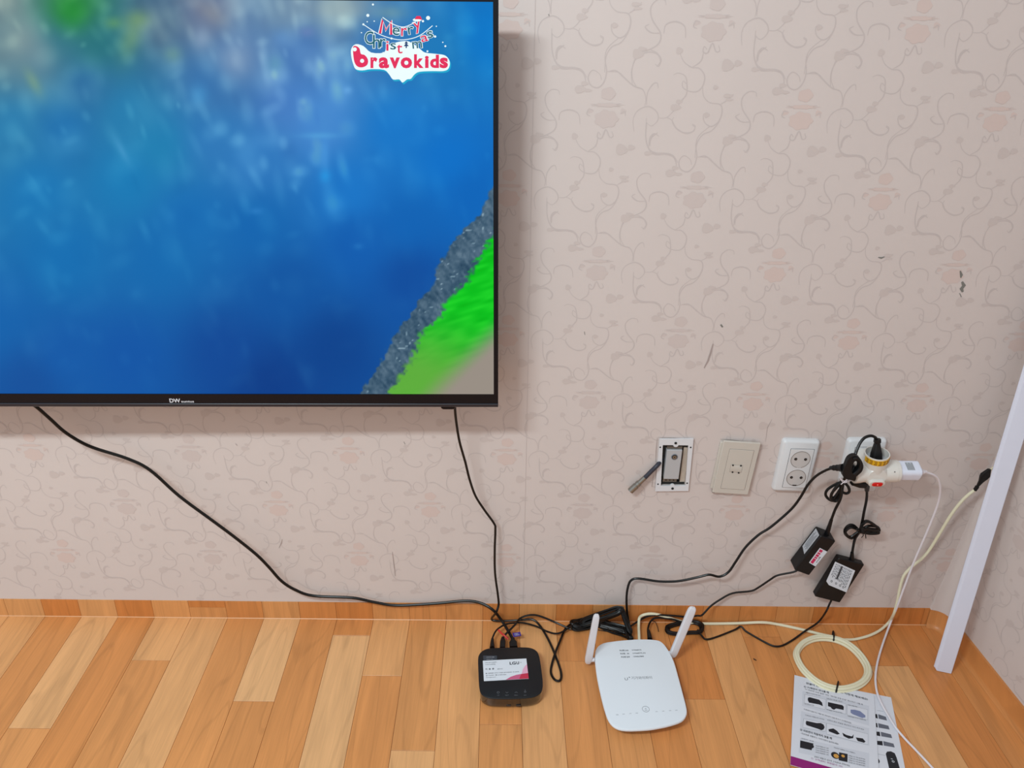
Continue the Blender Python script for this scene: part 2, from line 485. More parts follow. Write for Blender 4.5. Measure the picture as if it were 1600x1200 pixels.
def scallop(cx, cy, rx, ry, n=28, lobes=7, amp=0.09):
    return [(cx + rx * (1 + amp * math.cos(lobes * t)) * math.cos(t), cy + ry * (1 + amp * math.cos(lobes * t)) * math.sin(t))
            for t in [2 * math.pi * k / n for k in range(n)]]
def pattern(fn, xmin, xmax, zmin, zmax, d, x0, z0, parent):
    mv, ml, ma, mb2 = MB(), MB(), MB(), MB()
    for j in range(-14, 14):
        for i in range(-12, 12):
            cx = x0 + LX * (i + (0.5 if j % 2 else 0)); cz = z0 + LZ * j
            if not (xmin - .2 < cx < xmax + .25 and zmin - .15 < cz < zmax + .15): continue
            ok = lambda x, z: xmin <= x <= xmax and zmin <= z <= zmax and not (fn is FW and hx0 - .003 < x < hx1 + .003 and hz0 - .003 < z < hz1 + .003)
            for ci, c in enumerate(VN):
                seg = [(p.x + cx, p.y + cz) for p in c if ok(p.x + cx, p.y + cz)]
                if len(seg) > 3: mv.ribbon(fn, seg, 0.0022, d + ci * 5e-6, True)
            for li, (x, y, rx, ry) in enumerate(LV):
                if ok(x + cx - rx, y + cz) and ok(x + cx + rx, y + cz) and ok(x + cx, y + cz): ml.flat(fn, scallop(x + cx, y + cz, rx, ry, 12, 3, 0.12), d + .00014 + li * 4e-6)
            tgt = ma if (i * 7 + j * 3) % 3 else mb2
            if ok(cx - 0.02, cz - 0.02) and ok(cx + 0.02, cz + 0.05) and not (fn is FW and hx0 - .03 < cx < hx1 + .03 and hz0 - .055 < cz < hz1 + .02):
                tgt.flat(fn, scallop(cx, cz, 0.0185, 0.0135), d + .00024)
                tgt.flat(fn, scallop(cx + 0.001, cz + 0.038, 0.0115, 0.0095, 20, 5, 0.07), d + .00025)
                tgt.flat(fn, scallop(cx, cz + 0.021, 0.022, 0.003, 20, 9, 0.3), d + .00026)
                tgt.flat(fn, scallop(cx - 0.026, cz + 0.012, 0.005, 0.004, 10, 3, 0.2), d)
                tgt.flat(fn, scallop(cx + 0.026, cz + 0.012, 0.005, 0.004, 10, 3, 0.2), d)
    for nm, mm, mt in (('vine_print', mv, 'vine'), ('leaf_print', ml, 'leaf'), ('flower_print', ma, 'flower'), ('flower_print', mb2, 'flower_b')):
        if mm.v: tag(obj(nm, mm, M[mt], parent, smooth=0, recalc=False), kind='stuff')
pattern(FW, XL + .05, XC - .002, 0.05, 1.9, 0.0001, base.x, base.z, wall)
pattern(FR, 0.0, 1.5, 0.05, 1.6, 0.0001, 0.12, base.z + 0.03, wallr)
# seam of the paper and wear marks
x_ = W(836, 20).x
mb = MB().box(FW, x_ - 0.0004, 0.05, x_ + 0.0004, 1.9, 0.0, 0.0005); obj('paper_seam', mb, M['vine'], wall, smooth=0)
def marks(items, mname, nm='scuff_mark'):
    for pts, w in items:
        p = [(q.x, q.z) for q in (W(*a) for a in pts)]
        obj(nm, MB().ribbon(FW, p, w, 0.0006, True), M[mname], wall, smooth=0, recalc=False)
marks([([(1500,423),(1502,430),(1501,434)], .005), ([(1503,440),(1506,446),(1502,451),(1504,456)], .008), ([(1499,458),(1502,464)], .003),
       ([(1372,402),(1377,403),(1382,401)], .003), ([(1126,507),(1129,511)], .007), ([(913,518),(914,523)], .002),
       ([(631,690),(633,694)], .002), ([(857,22),(858,25)], .002), ([(416,752),(417,755)], .002)], 'scuff')
marks([([(1114,537),(1110,552),(1106,564),(1100,575)], .004), ([(1206,655),(1199,668),(1196,690)], .0008),
       ([(441,842),(440,848),(436,856)], .002), ([(613,862),(616,885),(618,900)], .002), ([(368,693),(371,696)], .003)], 'scuff_pale')

# floor -----------------------------------------------------------------
mb = MB().slab(IDF, [(XL, -3.0), (XC + 0.3, -3.0), (XC + 0.3, 0.09), (XL, 0.09)], [(0, -0.06), (0, -0.0022)])
floor = tag(obj('floor', mb, M['joint'], origin=(0, 0, 0), smooth=0), kind='structure', label='orange wood-look vinyl plank floor')
mb = MB().slab(lambda x, y, d: Vector((x, -d, y)), [(XL, 0.0), (XC, 0.0), (XC, 0.0445), (XL, 0.0445)], [(0, 0.0), (0, 0.0012)])
bb = tag(obj('baseboard_back', mb, M['joint'], origin=(0, 0, 0), smooth=0), kind='structure',
         label='vinyl flooring turned up the foot of the back wall')
def tone(t, dark=1.0):
    A, B, C_ = (197, 120, 60), (209, 145, 88), (220, 173, 124)
    c = [A[i] + (B[i] - A[i]) * t * 2 for i in range(3)] if t < .5 else [B[i] + (C_[i] - B[i]) * (t - .5) * 2 for i in range(3)]
    return tuple(x * dark for x in lin(c)) + (1,)
PWD = 0.0797; X0 = G(754.5, 966).x; SL = 0.0152; YC = -0.0045
def seam(k, y): return X0 + PWD * k + SL * (-y)
cols = {  # column index -> baseboard tones (low, high or None, joint) and [(tone, end px row), ..., (tone, None)]
 -14: (.55, [(.7, None)]), -13: (.6, [(.65, None)]), -12: (.1, [(.35, None)]), -11: (.6, [(.8, 1139), (.45, None)]),
 -10: (.1, [(.3, None)]), -9: (.5, [(.72, 1032), (.42, None)]), -8: ((.45, .1), [(.75, None)]), -7: (.25, [(.42, None)]),
 -6: (.5, [(.9, 1096), (.4, None)]), -5: (.2, [(.38, None)]), -4: (.1, [(.3, 993), (.88, None)]), -3: (.42, [(.68, 1056), (.38, None)]),
 -2: (.35, [(.5, 1173), (.8, None)]), -1: (.4, [(.68, None)]), 0: (.2, [(.38, 1132), (.5, None)]), 1: (.5, [(.7, None)]),
 2: (.1, [(.33, 1033), (.42, None)]), 3: ((.2, .5), [(.25, 1118), (.5, None)]), 4: (.15, [(.3, None)]), 5: (.05, [(.15, 1092), (.5, None)]),
 6: (.3, [(.62, None)]), 7: (.25, [(.32, 995), (.28, None)]), 8: (.38, [(.48, None)]), 9: (.05, [(.4, 1150), (.28, None)]),
 10: (.05, [(.22, 1040), (.72, None)]), 11: (.08, [(.2, None)]), 12: (.2, [(.38, None)])}
rnd = random.Random(7)
for k in range(-30, 14):
    bt, segs = cols.get(k, (rnd.choice([.1, .3, .5]), [(rnd.choice([.3, .5, .75]), None)]))
    xs_px = PJ(((seam(k, YC) + seam(k + 1, YC)) / 2, YC, 0))[0]
    y0 = YC; g = 0.0003; ends = []
    for t, e in segs:
        if e is not None:
            y1 = G(xs_px, e).y
            ends.append((t, y0, y1)); y0 = y1
        else:
            L = rnd.uniform(0.5, 0.75)
            ends.append((t, y0, min(y0 - L, -0.52))); y0 = ends[-1][2]
    while y0 > -2.4:
        L = rnd.uniform(.35, .7); ends.append((rnd.choice([.3, .45, .6, .85]), y0, y0 - L)); y0 -= L
    for t, a, b_ in ends:
        if seam(k, a) > XC + .05: continue
        o = [(seam(k, a) + g, a - (0 if a == YC else g)), (seam(k, b_) + g, b_ + g), (seam(k + 1, b_) - g, b_ + g), (seam(k + 1, a) - g, a - (0 if a == YC else g))]
        obj('plank', MB().slab(IDF, o, [(0, -0.0025), (0, -0.0003), (0.0004, 0.0)]), M['wood'], floor, smooth=0, color=tone(t))
    if seam(k, 0) < XC - 0.03:
        xa, xb = seam(k, 0) + g, min(seam(k + 1, 0), XC - 0.005) - g
        parts = [(0.0, 0.045, bt)] if not isinstance(bt, tuple) else [(0.0, 0.0285, bt[0]), (0.029, 0.045, bt[1])]
        for z0_, z1_, t in parts:
            f = lambda x, y, d: Vector((x, -(0.0045 - 0.0025 * min(1, y / 0.045)) - d, y))
            obj('plank', MB().box(f, xa, z0_, xb, z1_, -0.0022, 0.0), M['wood'], bb, smooth=0, color=tone(t, .96))
xe = XC - .03
tag(obj('crease_highlight', MB().tube([Vector((XL, YC, .0004)), Vector((xe, YC, .0004))], .0011, 6), M['highlight'], bb, smooth=30))  # thin pale tube added as a painted highlight line on the crease
# turned-up flooring in the corner and along the right wall
pl_ = [Vector((XC - 0.034, -0.0045)), Vector((XC - 0.018, -0.010)), Vector((XC - 0.007, -0.022)), Vector((XC - 0.003, -0.040))]
q = Vector((XC, 0)) + Vector((eR.x, eR.y)) * 1.8 + Vector((nR.x, nR.y)) * 0.004
front = [Vector(p) for p in catmull([Vector((p.x, p.y, 0)) for p in pl_], 5)] + [Vector((q.x, q.y, 0))]
def turned(a_pts, name, t, par, zt=0.045):
    m_ = MB(); n = len(a_pts)
    for i, p in enumerate(a_pts):
        c = Vector((XC - 0.05, -0.06, 0)) if p.y > -0.05 else p + Vector((nR.x, nR.y, 0))
        inn = (c - p); inn.z = 0; inn.normalize()
        for (off, z) in ((0.010, 0.0003), (0.0045, 0.003), (0.0015, 0.009), (-0.001, zt), (-0.012, zt), (-0.012, 0)):
            m_.v.append(p + inn * off + Vector((0, 0, z)))
    for i in range(n - 1):
        for j in range(5): m_.f.append((i * 6 + j, i * 6 + j + 1, (i + 1) * 6 + j + 1, (i + 1) * 6 + j))
    return obj(name, m_, M['wood'], par, smooth=50, color=tone(t, .97))
br = tag(obj('baseboard_right', MB().slab(FR, [(0.02, 0), (1.8, 0), (1.8, 0.044), (0.02, 0.044)], [(0, -0.002), (0, 0.001)]), M['joint'],
             origin=(0, 0, 0), smooth=0), kind='structure', label='vinyl flooring turned up the foot of the right wall')
turned(front[:-1] , 'corner_cove', .35, br)
mf = MB(); kc = Vector((XC, 0, 0)); nf_ = len(front) - 1
for t_, z_ in ((0, .0440), (.12, .08), (.3, .15), (.55, .26), (.8, .38), (1, .48)):
    for p in front[:-1]: q_ = kc + (p - kc) * (1 - t_) * .985; mf.v.append(Vector((q_.x, q_.y, z_)))
    mf.v.append(Vector((XC, front[-2].y * (1 - t_), z_))); mf.v.append(Vector((XC, 0, z_))); mf.v.append(Vector((XC + (front[0].x - XC) * (1 - t_), 0, z_)))
nn_ = nf_ + 3
for l in range(5):
    for i in range(nn_): j = (i + 1) % nn_; mf.f.append((l * nn_ + i, l * nn_ + j, (l + 1) * nn_ + j, (l + 1) * nn_ + i))
mf.f.append(tuple(range(nn_)))
obj('bulged_paper_corner', mf, M['wall'], wallr, smooth=50)
e0 = front[-2]; e1 = front[-1]
cut = [0, .38, .8, 1.0]
for i in range(3):
    turned([e0.lerp(e1, cut[i] + (.001 if i else 0)), e0.lerp(e1, cut[i + 1])], 'plank', [.28, .2, .4][i], br)

# ================================================================== TELEVISION
SW = 0.0185; TXR = W(778.5, 400, 0.092).x; TZ0 = W(779, 635, 0.092).z; TZ1 = W(778, -5, 0.092).z; TWD = 1.232
def FT(x, z, d):      # x: 0 at the right edge, negative to the left; d: out of the screen
    a = x; return Vector((TXR + a * math.cos(SW) - d * math.sin(SW) * -1 * 0, -0.092 + a * math.sin(SW) - d, z))
tv = thing('television', 'large black flat television mounted on the wall showing blue underwater picture', 'television', (TXR - TWD / 2, -0.09, TZ0))
TH_ = TZ1 - TZ0
def tpx(px, py):      # measured image point to local screen plane
    r = ray(px, py)
    n = Vector((math.sin(SW), -math.cos(SW), 0)); c = Vector((TXR, -0.092, 0))
    t = (c - CAM).dot(n) / r.dot(n); p = CAM + r * t
    return (p.x - TXR) / math.cos(SW), p.z
sx1, sz0 = tpx(771.5, 616); _, sz1 = tpx(770, 3)
sx0 = -TWD + 0.009
mb = MB().ring(FT, [(-TWD, TZ0), (0, TZ0), (0, TZ1), (-TWD, TZ1)], [(sx0, sz0), (sx1, sz0), (sx1, sz1), (sx0, sz1)], -0.010, 0.0015)
obj('bezel', mb, M['tv'], tv, smooth=0)
mb = MB().box(FT, -TWD, TZ0, 0, TZ0 + 0.0065, -0.012, 0.0035, 0.001)
tag(obj('lower_trim', mb, mat('tv_trim', (30, 30, 38), .3), tv, smooth=0))
mb = MB().slab(FT, [(-TWD + .004, TZ0 + .004), (-.004, TZ0 + .004), (-.004, TZ1 - .004), (-TWD + .004, TZ1 - .004)], [(0.04, -0.035), (0, -0.022), (0, -0.008)])
mb.slab(FT, [(-TWD + .25, TZ0 + .03), (-.25, TZ0 + .03), (-.25, TZ0 + .42), (-TWD + .25, TZ0 + .42)], [(0.02, -0.058), (0, -0.05), (0, -0.022)])
obj('back_housing', mb, M['tvback'], tv, smooth=30)
mb = MB().box(lambda x, z, d: Vector((TXR - TWD / 2 + x, -d, z)), -.2, TZ0 + .15, .2, TZ0 + .38, 0.0, 0.034, .002)
obj('wall_bracket', mb, M['metal2'], tv, smooth=0)
mb = MB().slab(FT, rrect(0.026, 0.012, 0.0055, 6, tpx(700, 633)[0], TZ0 - 0.001), [(0.001, -0.012), (0, -0.011), (0, -.002), (0.001, 0.0)])
obj('infrared_receiver', mb, M['tv'], tv)
lx, lz = tpx(266, 628); lx2, _ = tpx(283, 628)
mb = MB().text(FT, 'DW', lx, lz, 0.0105, 0.0018, bold=0.03, width=lx2 - lx); lx3, _ = tpx(304, 628)
mb.text(FT, 'suntus', lx2 + .001, lz, 0.006, 0.0018, bold=0.02, width=lx3 - lx2 - .001)
obj('badge', mb, M['logo_grey'], tv, smooth=0, recalc=False)
# screen picture: colours per vertex of a fine grid, as the picture it shows
def nz(X, Y, sx, sy, seed, rot=0.0):
    r = np.random.RandomState(seed); T = r.rand(64, 64)
    a = X * math.cos(rot) + Y * math.sin(rot); b_ = -X * math.sin(rot) + Y * math.cos(rot)
    a = a / sx + 100; b_ = b_ / sy + 100
    i = np.floor(a).astype(int); j = np.floor(b_).astype(int); u = a - i; v = b_ - j
    u = u * u * (3 - 2 * u); v = v * v * (3 - 2 * v)
    g = lambda p, q: T[p % 64, q % 64]
    return (g(i, j) * (1 - u) + g(i + 1, j) * u) * (1 - v) + (g(i, j + 1) * (1 - u) + g(i + 1, j + 1) * u) * v
def sstep(a, b_, x): t = np.clip((x - a) / (b_ - a), 0, 1); return t * t * (3 - 2 * t)
def picture(X, Y):
    cp = [(-420,80,(70,120,110)),(-420,400,(20,105,170)),(-200,150,(90,130,120)),(-200,500,(15,90,165)),
     (0,0,(112,132,138)),(20,70,(112,140,148)),(60,90,(92,130,150)),(110,12,(42,132,60)),(150,70,(35,112,120)),(100,60,(50,115,140)),
     (250,30,(68,98,128)),(320,20,(110,122,150)),(370,90,(95,130,175)),(330,130,(50,110,170)),(450,15,(115,145,170)),(530,10,(125,150,165)),
     (470,80,(65,115,180)),(600,60,(50,115,180)),(680,80,(25,120,185)),(760,60,(0,118,200)),(20,200,(40,125,175)),(100,200,(28,112,175)),
     (200,180,(35,125,175)),(130,130,(40,105,160)),(60,300,(22,118,182)),(200,280,(20,122,182)),(250,230,(28,128,178)),(100,400,(15,110,178)),(0,500,(15,98,172)),(100,560,(15,90,168)),
     (250,400,(15,105,175)),(330,220,(45,120,185)),(400,250,(45,120,190)),(500,190,(70,138,210)),(450,160,(70,125,195)),(550,300,(22,118,200)),(620,200,(18,118,200)),(700,250,(5,112,200)),
     (640,350,(8,98,180)),(560,380,(10,92,175)),(450,450,(10,84,160)),(520,540,(5,66,140)),(350,550,(10,72,150)),(200,560,(12,85,165)),
     (420,600,(5,60,135)),(740,300,(5,100,185)),(640,430,(8,75,155)),(300,340,(18,108,180)),(400,350,(12,100,175)),(50,600,(15,80,155))]
    w = 0; c = 0
    for x, y, col in cp:
        k = 1 / (((X - x) ** 2 + (Y - y) ** 2) + 900) ** 1.6
        w = w + k; c = c + k[..., None] * np.array(col, float)
    c = c / w[..., None]
    up = sstep(420, 120, Y)
    rd = np.random.RandomState(11)
    X32 = X.astype(np.float32); Y32 = Y.astype(np.float32)
    for k in range(900):
        x = rd.uniform(-420, 790); y = 620 * rd.rand() ** 1.5 - 10
        sc_ = rd.uniform(.5, 1.3); rx = rd.uniform(6, 20) * sc_; ry = rd.uniform(8, 30) * sc_
        mid = math.exp(-((x - 470) / 150) ** 2 - ((y - 190) / 130) ** 2)
        a = rd.uniform(.06, .22) * (1 - .78 * min(1, max(0, y) / 480)) + .16 * mid * rd.rand()
        rot = -.5 + .35 * (x / 800) + rd.uniform(-.2, .2); up = rd.rand() < .78
        if x > 560: a *= .45
        col = np.array((92, 92, 62.)) if up else np.array((-14, -22, -20.))
        m0 = (abs(X32 - x) < ry * 2.6) & (abs(Y32 - y) < ry * 2.6)
        if not m0.any(): continue
        dx = X32[m0] - x; dy = Y32[m0] - y
        u = dx * math.cos(rot) + dy * math.sin(rot); v_ = -dx * math.sin(rot) + dy * math.cos(rot)
        g = np.exp(-((u / rx) ** 2 + (v_ / ry) ** 2) ** 1.35)
        c[m0] += (a * g)[:, None] * col
    def blob(x, y, rx, ry, col, a, rot=0.):
        nonlocal c
        dx, dy = X - x, Y - y
        u = dx * math.cos(rot) + dy * math.sin(rot); v = -dx * math.sin(rot) + dy * math.cos(rot)
        k = a * np.exp(-((u / rx) ** 2 + (v / ry) ** 2))
        c = c * (1 - k[..., None]) + k[..., None] * np.array(col, float)
    c = np.clip(c, 0, 205)
    for p in [(112,18,26,30,(30,140,50),.7),(205,58,16,34,(125,165,110),.5,.3),(178,36,14,10,(110,165,100),.5),(52,128,9,22,(135,170,130),.5,-.5),
              (215,30,20,14,(125,165,105),.5),(40,60,26,40,(140,155,155),.4,-.4),(315,60,14,18,(150,175,200),.55),(310,150,14,18,(75,155,210),.6),(368,95,26,26,(135,160,190),.5),
              (270,85,14,12,(110,155,140),.45),(330,20,26,14,(150,150,150),.4,.7),(530,12,40,14,(150,170,175),.5),(610,20,26,12,(150,175,150),.35),(190,235,5,22,(75,155,205),.5,-.5),(480,50,12,8,(110,130,185),.5),
              (543,141,7,6,(110,175,230),.7),(500,212,28,5,(85,165,220),.6),(508,245,7,30,(75,155,225),.5),(508,275,9,10,(35,150,225),.7),(440,60,14,12,(95,145,200),.5),
              (430,100,12,14,(95,160,175),.35),(420,220,30,14,(80,150,210),.4),(400,330,10,5,(60,140,210),.4),(560,385,8,5,(50,130,200),.4),(520,150,40,26,(85,150,215),.35)]:
        blob(*p)
    # rock and grass bank, lower right
    yl = [280,293,325,343,356,380,395,416,450,471,491,517,546,579,608,640]; xl = [772,766,757,742,727,708,695,685,675,653,643,620,607,584,565,550]
    yr = [350,363,400,439,465,497,520,556,595,616,640]; xr = [780,771,747,727,701,682,656,643,617,601,585]
    jag = (nz(X, Y, 5, 5, 21) - .5) * 8 + (nz(X, Y, 14, 14, 22) - .5) * 8
    dl = X - (np.interp(Y, yl, xl) + jag); dr = X - (np.interp(Y, yr, xr) + (nz(X, Y, 4, 4, 23) - .5) * 14)
    rn = nz(X, Y, 9, 3.2, 31, .9) * .5 + nz(X, Y, 3, 3, 32) * .3 + nz(X, Y, 30, 20, 33) * .3
    rock = np.array((62, 90, 112.)) + (rn[..., None] - .5) * np.array((75, 68, 62.))
    rock = rock + (sstep(.86, .93, nz(X, Y, 5, 4, 35)))[..., None] * np.array((60, 60, 55.))
    k = (sstep(-1.5, 2.5, dl) * sstep(292, 300, Y + (X - 766)))[..., None]; c = c * (1 - k) + rock * k
    gr = np.array((8, 196, 30.)) + (nz(X, Y, 22, 5, 41, -.3)[..., None] - .5) * np.array((40, 30, 20.))
    k = np.clip(.95 * sstep(470, 610, Y - (X - 720) * .35) , 0, 1)[..., None]; gr = gr * (1 - k) + np.array((98, 172, 62.)) * k
    tan = np.array((152, 142, 132.)); k = sstep(-22, 26, (X - 700) * .75 + (Y - 616) * .75 + 22)[..., None]; gr = gr * (1 - k) + tan * k
    k = sstep(-3, 9, dr)[..., None]; c = c * (1 - k) + gr * k
    return np.clip(c, 0, 255) / 255.
NX, NY = 520, 290
gx = np.linspace(sx0, sx1, NX); gz = np.linspace(sz0, sz1, NY)
GX, GZ = np.meshgrid(gx, gz)
WX = TXR + GX * math.cos(SW); WY = -0.092 + GX * math.sin(SW) + 0.0003; WZ = GZ
v = np.stack([WX - CAM.x, WY - CAM.y, WZ - CAM.z], -1)
w_ = v @ np.array(fw); PX = 800 + F * (v @ np.array(RT)) / w_; PY = 600 - F * (v @ np.array(UP)) / w_
rgb = picture(PX, PY)
rgbl = np.where(rgb <= .04045, rgb / 12.92, ((rgb + .055) / 1.055) ** 2.4)
to = ORG[tv.name]
me = bpy.data.meshes.new('screen')
vv = np.stack([WX - to.x, WY - to.y, WZ - to.z], -1).reshape(-1, 3)
ii = (np.arange(NY - 1)[:, None] * NX + np.arange(NX - 1)[None, :]).reshape(-1)
ff = np.stack([ii, ii + 1, ii + 1 + NX, ii + NX], -1)
me.from_pydata(vv.tolist(), [], ff.tolist())
ca = me.color_attributes.new('picture', 'FLOAT_COLOR', 'POINT')
ca.data.foreach_set('color', np.concatenate([rgbl.reshape(-1, 3), np.ones((NX * NY, 1))], 1).astype(np.float32).ravel())
sm = bpy.data.materials.new('screen_picture'); sm.use_nodes = True
nt = sm.node_tree; b = nt.nodes['Principled BSDF']; at = nt.nodes.new('ShaderNodeVertexColor'); at.layer_name = 'picture'
b.inputs['Base Color'].default_value = (.002, .002, .002, 1); b.inputs['Roughness'].default_value = .5
b.inputs['Specular IOR Level'].default_value = .05
nt.links.new(at.outputs['Color'], b.inputs['Emission Color']); b.inputs['Emission Strength'].default_value = 1.0
me.materials.append(sm)
screen = bpy.data.objects.new('screen', me); COL.objects.link(screen); screen.parent = tv; ORG[screen.name] = to
# logo on the screen
def SP(x, y, d): a, b_ = tpx(x, -y); return FT(a, b_, 0.0002 + d)       # local x = photo px, y = -photo px
def lay(mb_, m_, nm='logo_print'): return obj(nm, mb_, M[m_], screen, smooth=0, recalc=False)
blobp = [(549,76),(556,69),(568,72),(580,82),(600,82),(604,72),(612,70),(620,66),(635,64),(645,68),(656,76),(664,82),(680,84),(694,86),(701,92),(703,100),(700,108),(692,111),(676,111),(656,112),(648,116),(642,123),(636,124),(629,129),(624,124),(614,124),(608,116),(600,109),(580,108),(566,110),(556,108),(552,100),(549,88)]
cl = catmull([Vector((x, -y)) for x, y in blobp], 3, True)
mb = MB().flat(SP, [(p.x + 1.8, p.y - 2.8) for p in cl], 0.0002); lay(mb, 's_cyan')
mb = MB().flat(SP, [(p.x, p.y) for p in cl], 0.0004); lay(mb, 's_white')
mb = MB()
for ch, x, wd, sz in (('r', 579, 11, 31), ('a', 592, 16, 31), ('v', 609, 16, 31), ('o', 626, 18, 31), ('k', 647, 15, 28), ('i', 664, 6, 26), ('d', 672, 14, 27), ('s', 687, 13, 30)):
    mb.text(SP, ch, x, -105, sz, 0.0006, bold=0.045, width=wd)
hp = [(552,73),(557,72),(562,76),(564,84),(570,86),(575,93),(574,101),(567,105),(559,104),(554,97),(552,84)]
mb.flat(SP, [(p.x, p.y) for p in catmull([Vector((x, -y)) for x, y in hp], 3, True)], 0.0006); lay(mb, 's_pink')
mb = MB().flat(SP, circ(3.2, 14, 554.5, -77), 0.0008); mb.flat(SP, circ(3.2, 14, 566, -95), 0.0008)
lay(mb, 's_white')
for (mt, items) in (('s_pink', [('r', 627, 56, 9, 27, 0), ('y', 648, 47, 12, 26, .3), ('i', 603.5, 79, 4, 23, 0), ('t', 620, 83, 9, 25, 0), ('a', 659, 66, 11, 21, .25)]),
                    ('s_teal', [('e', 613, 54, 11, 26, -.1), ('r', 638.5, 54, 9, 25, .15), ('C', 570, 69, 14, 29, .0), ('h', 583, 75, 11, 30, 0), ('r', 594, 73, 9, 27, 0), ('s', 610, 77, 9, 21, 0), ('m', 645, 76, 15, 23, .1), ('s', 669, 60, 9, 23, .25)])):
    ol, tx = MB(), MB()
    for ch, x, y, wd, sz, an in items:
        ol.text(SP, ch, x - .8, -y, sz, 0.0009, bold=0.035, width=wd + 1.8, ang=an); tx.text(SP, ch, x, -y, sz, 0.0011, bold=0.006, width=wd, ang=an)
    if mt == 's_pink':
        mp_ = [(594, -52), (598, -31), (603, -47), (611, -33), (611.5, -54)]
        ol.ribbon(SP, mp_, 6.2, .0009); tx.ribbon(SP, mp_, 3.8, .0011)
    lay(ol, 's_white'); lay(tx, mt)
mb = MB()
for p in ([(568,38),(590,52),(612,60),(632,62),(655,56),(676,40)], [(598,27),(615,38),(632,42),(650,34)]): mb.ribbon(SP, [(q.x, q.y) for q in catmull([Vector((x, -y)) for x, y in p], 4)], 1.2, 0.0012)
for x, y, r in ((583,7,1.6),(575,24,2.4),(669,28,3.2),(568,38,1.6),(574,34,1),(585,33,1),(565,51,1),(680,57,1.8),(692,66,1),(696,72,1.5),(668,80,1.5),(682,41,1),(599,82,1),(612,60,1.6),(661,33,1.8)):
    mb.flat(SP, circ(r, 12, x, -y), 0.0012)
mb.flat(SP, circ(7, 14, 652, -31, 2.6), 0.0012); lay(mb, 's_white')
mb = MB().flat(SP, [(648, -30), (651, -25), (657, -25), (660, -31), (655, -30)], 0.0013); lay(mb, 's_pink')
mb = MB().flat(SP, [(635, -67), (639, -72), (631, -72)], .0013).flat(SP, [(635, -64), (638, -68), (632, -68)], .0013).flat(SP, [(634, -72), (636, -72), (636, -75), (634, -75)], .0013); lay(mb, 's_dark')

# ================================================================== OUTLETS ON THE WALL
# open antenna outlet
P = wallpl([(1028, 684), (1083, 687.5), (1076, 766), (1026, 768)], 0.004)
at_ = thing('antenna_outlet', 'open antenna wall outlet without cover, white metal frame around a hanging socket', 'outlet', P(0, -P.h / 2, 0))
inn = [P.px(1035.5, 695), P.px(1075.5, 695.5), P.px(1071, 758.5), P.px(1032.5, 759)]
# outer/inner order must match: TL, TR, BR, BL
out = [(-P.w / 2, P.h / 2), (P.w / 2, P.h / 2), (P.w / 2, -P.h / 2), (-P.w / 2, -P.h / 2)]
mb = MB().ring(P, out, inn, -0.0025, 0.001)
for (x, y) in ((1056, 694.5), (1050.5, 759.5)): mb.slab(P, circ(0.0052, 16, *P.px(x, y)), [(0, -0.002), (0, 0.0012)])
obj('mounting_frame', mb, M['frame'], at_, smooth=0)
for (x, y) in ((1055.6, 691.8), (1050.6, 762.6)):
    s_ = obj('screw', MB().slab(P, circ(0.0026, 14, *P.px(x, y)), [(0, 0.0008), (0, 0.002), (0.0006, 0.0026)]), M['hole'], at_)
mb = MB()
for x, y in ((1031.5, 698.4), (1079, 698.6), (1028, 756), (1073.5, 754.5)): obj('frame_hole', MB().slab(P, circ(0.0017, 10, *P.px(x, y)), [(0, 0.0005), (0, 0.0013)]), M['hole'], at_)
mb = MB().box(FW, hx0 + .001, hz0 + .001, hx1 - .001, hz1 - .001, -0.044, -0.043)
a_, b_ = hx0 + 0.001, hx1 - 0.014
obj('outlet_box', mb, M['boxdark'], at_, smooth=0)
obj('box_side', MB().box(FW, hx0 + .0012, hz0 + .002, hx0 + .006, hz1 - .002, -0.042, -0.004), M['boxdark'], at_, smooth=0)
obj('box_side', MB().box(FW, hx0 + .0012, hz1 - .006, hx1 - .0012, hz1 - .0006, -0.042, -0.003), M['boxdark'], at_, smooth=0)
obj('box_side', MB().box(FW, hx0 + .0012, hz0 + .0006, hx1 - .0012, hz0 + .006, -0.042, -0.003), M['boxdark'], at_, smooth=0)
obj('plaster_edge', MB().box(FW, hx1 - .0105, hz0 + .001, hx1 - .0005, hz1 - .006, -0.042, -0.0035), mat('raw_plaster', (190, 175, 160), .9, 0, .2, .1, 200), at_, smooth=0)
Q = wallpl([(1042, 703), (1066, 704), (1060.6, 749), (1037.5, 748.7)], 0.006)
mb = MB().slab(Q, rrect(Q.w, Q.h, .001), [(0, -0.018), (0, -0.001), (0.0008, 0)])
obj('socket_module', mb, M['module'], at_)
obj('metal_strap', MB().box(Q, -Q.w / 2, Q.h / 2 + .0006, Q.w / 2, Q.h / 2 + .006, -0.016, -0.004).box(Q, -.008, Q.h / 2 + .004, .008, Q.h / 2 + .012, -0.016, -0.012), M['metal2'], at_, smooth=0)
mb = MB().box(Q, -Q.w / 2, -Q.h / 2 - .010, Q.w / 2 - .002, -Q.h / 2 - .001, -0.016, -0.006)
obj('metal_strap', mb, M['metal2'], at_, smooth=0)
for i in (-1, 0, 1): obj('strap_hole', MB().slab(Q, circ(0.0014, 10, i * .0075 - .001, -Q.h / 2 - .006), [(0, -0.0065), (0, -0.0055)]), M['hole'], at_)
cx, cy = Q.px(1053.8, 713.8)
mb = MB().ring(Q, circ(.0062, 24, cx, cy), circ(.0050, 24, cx, cy), -.0005, .0012)
obj('socket_rim', mb, M['inkgrey'], at_)
mb = MB().slab(Q, circ(.005, 24, cx, cy), [(0, -.0005), (0, 0.0003)]); obj('socket_well', mb, M['hole'], at_)
mb = MB().ring(Q, circ(.0038, 24, cx, cy), circ(.0014, 24, cx, cy), 0, .0022); obj('coaxial_contact', mb, M['metal'], at_)
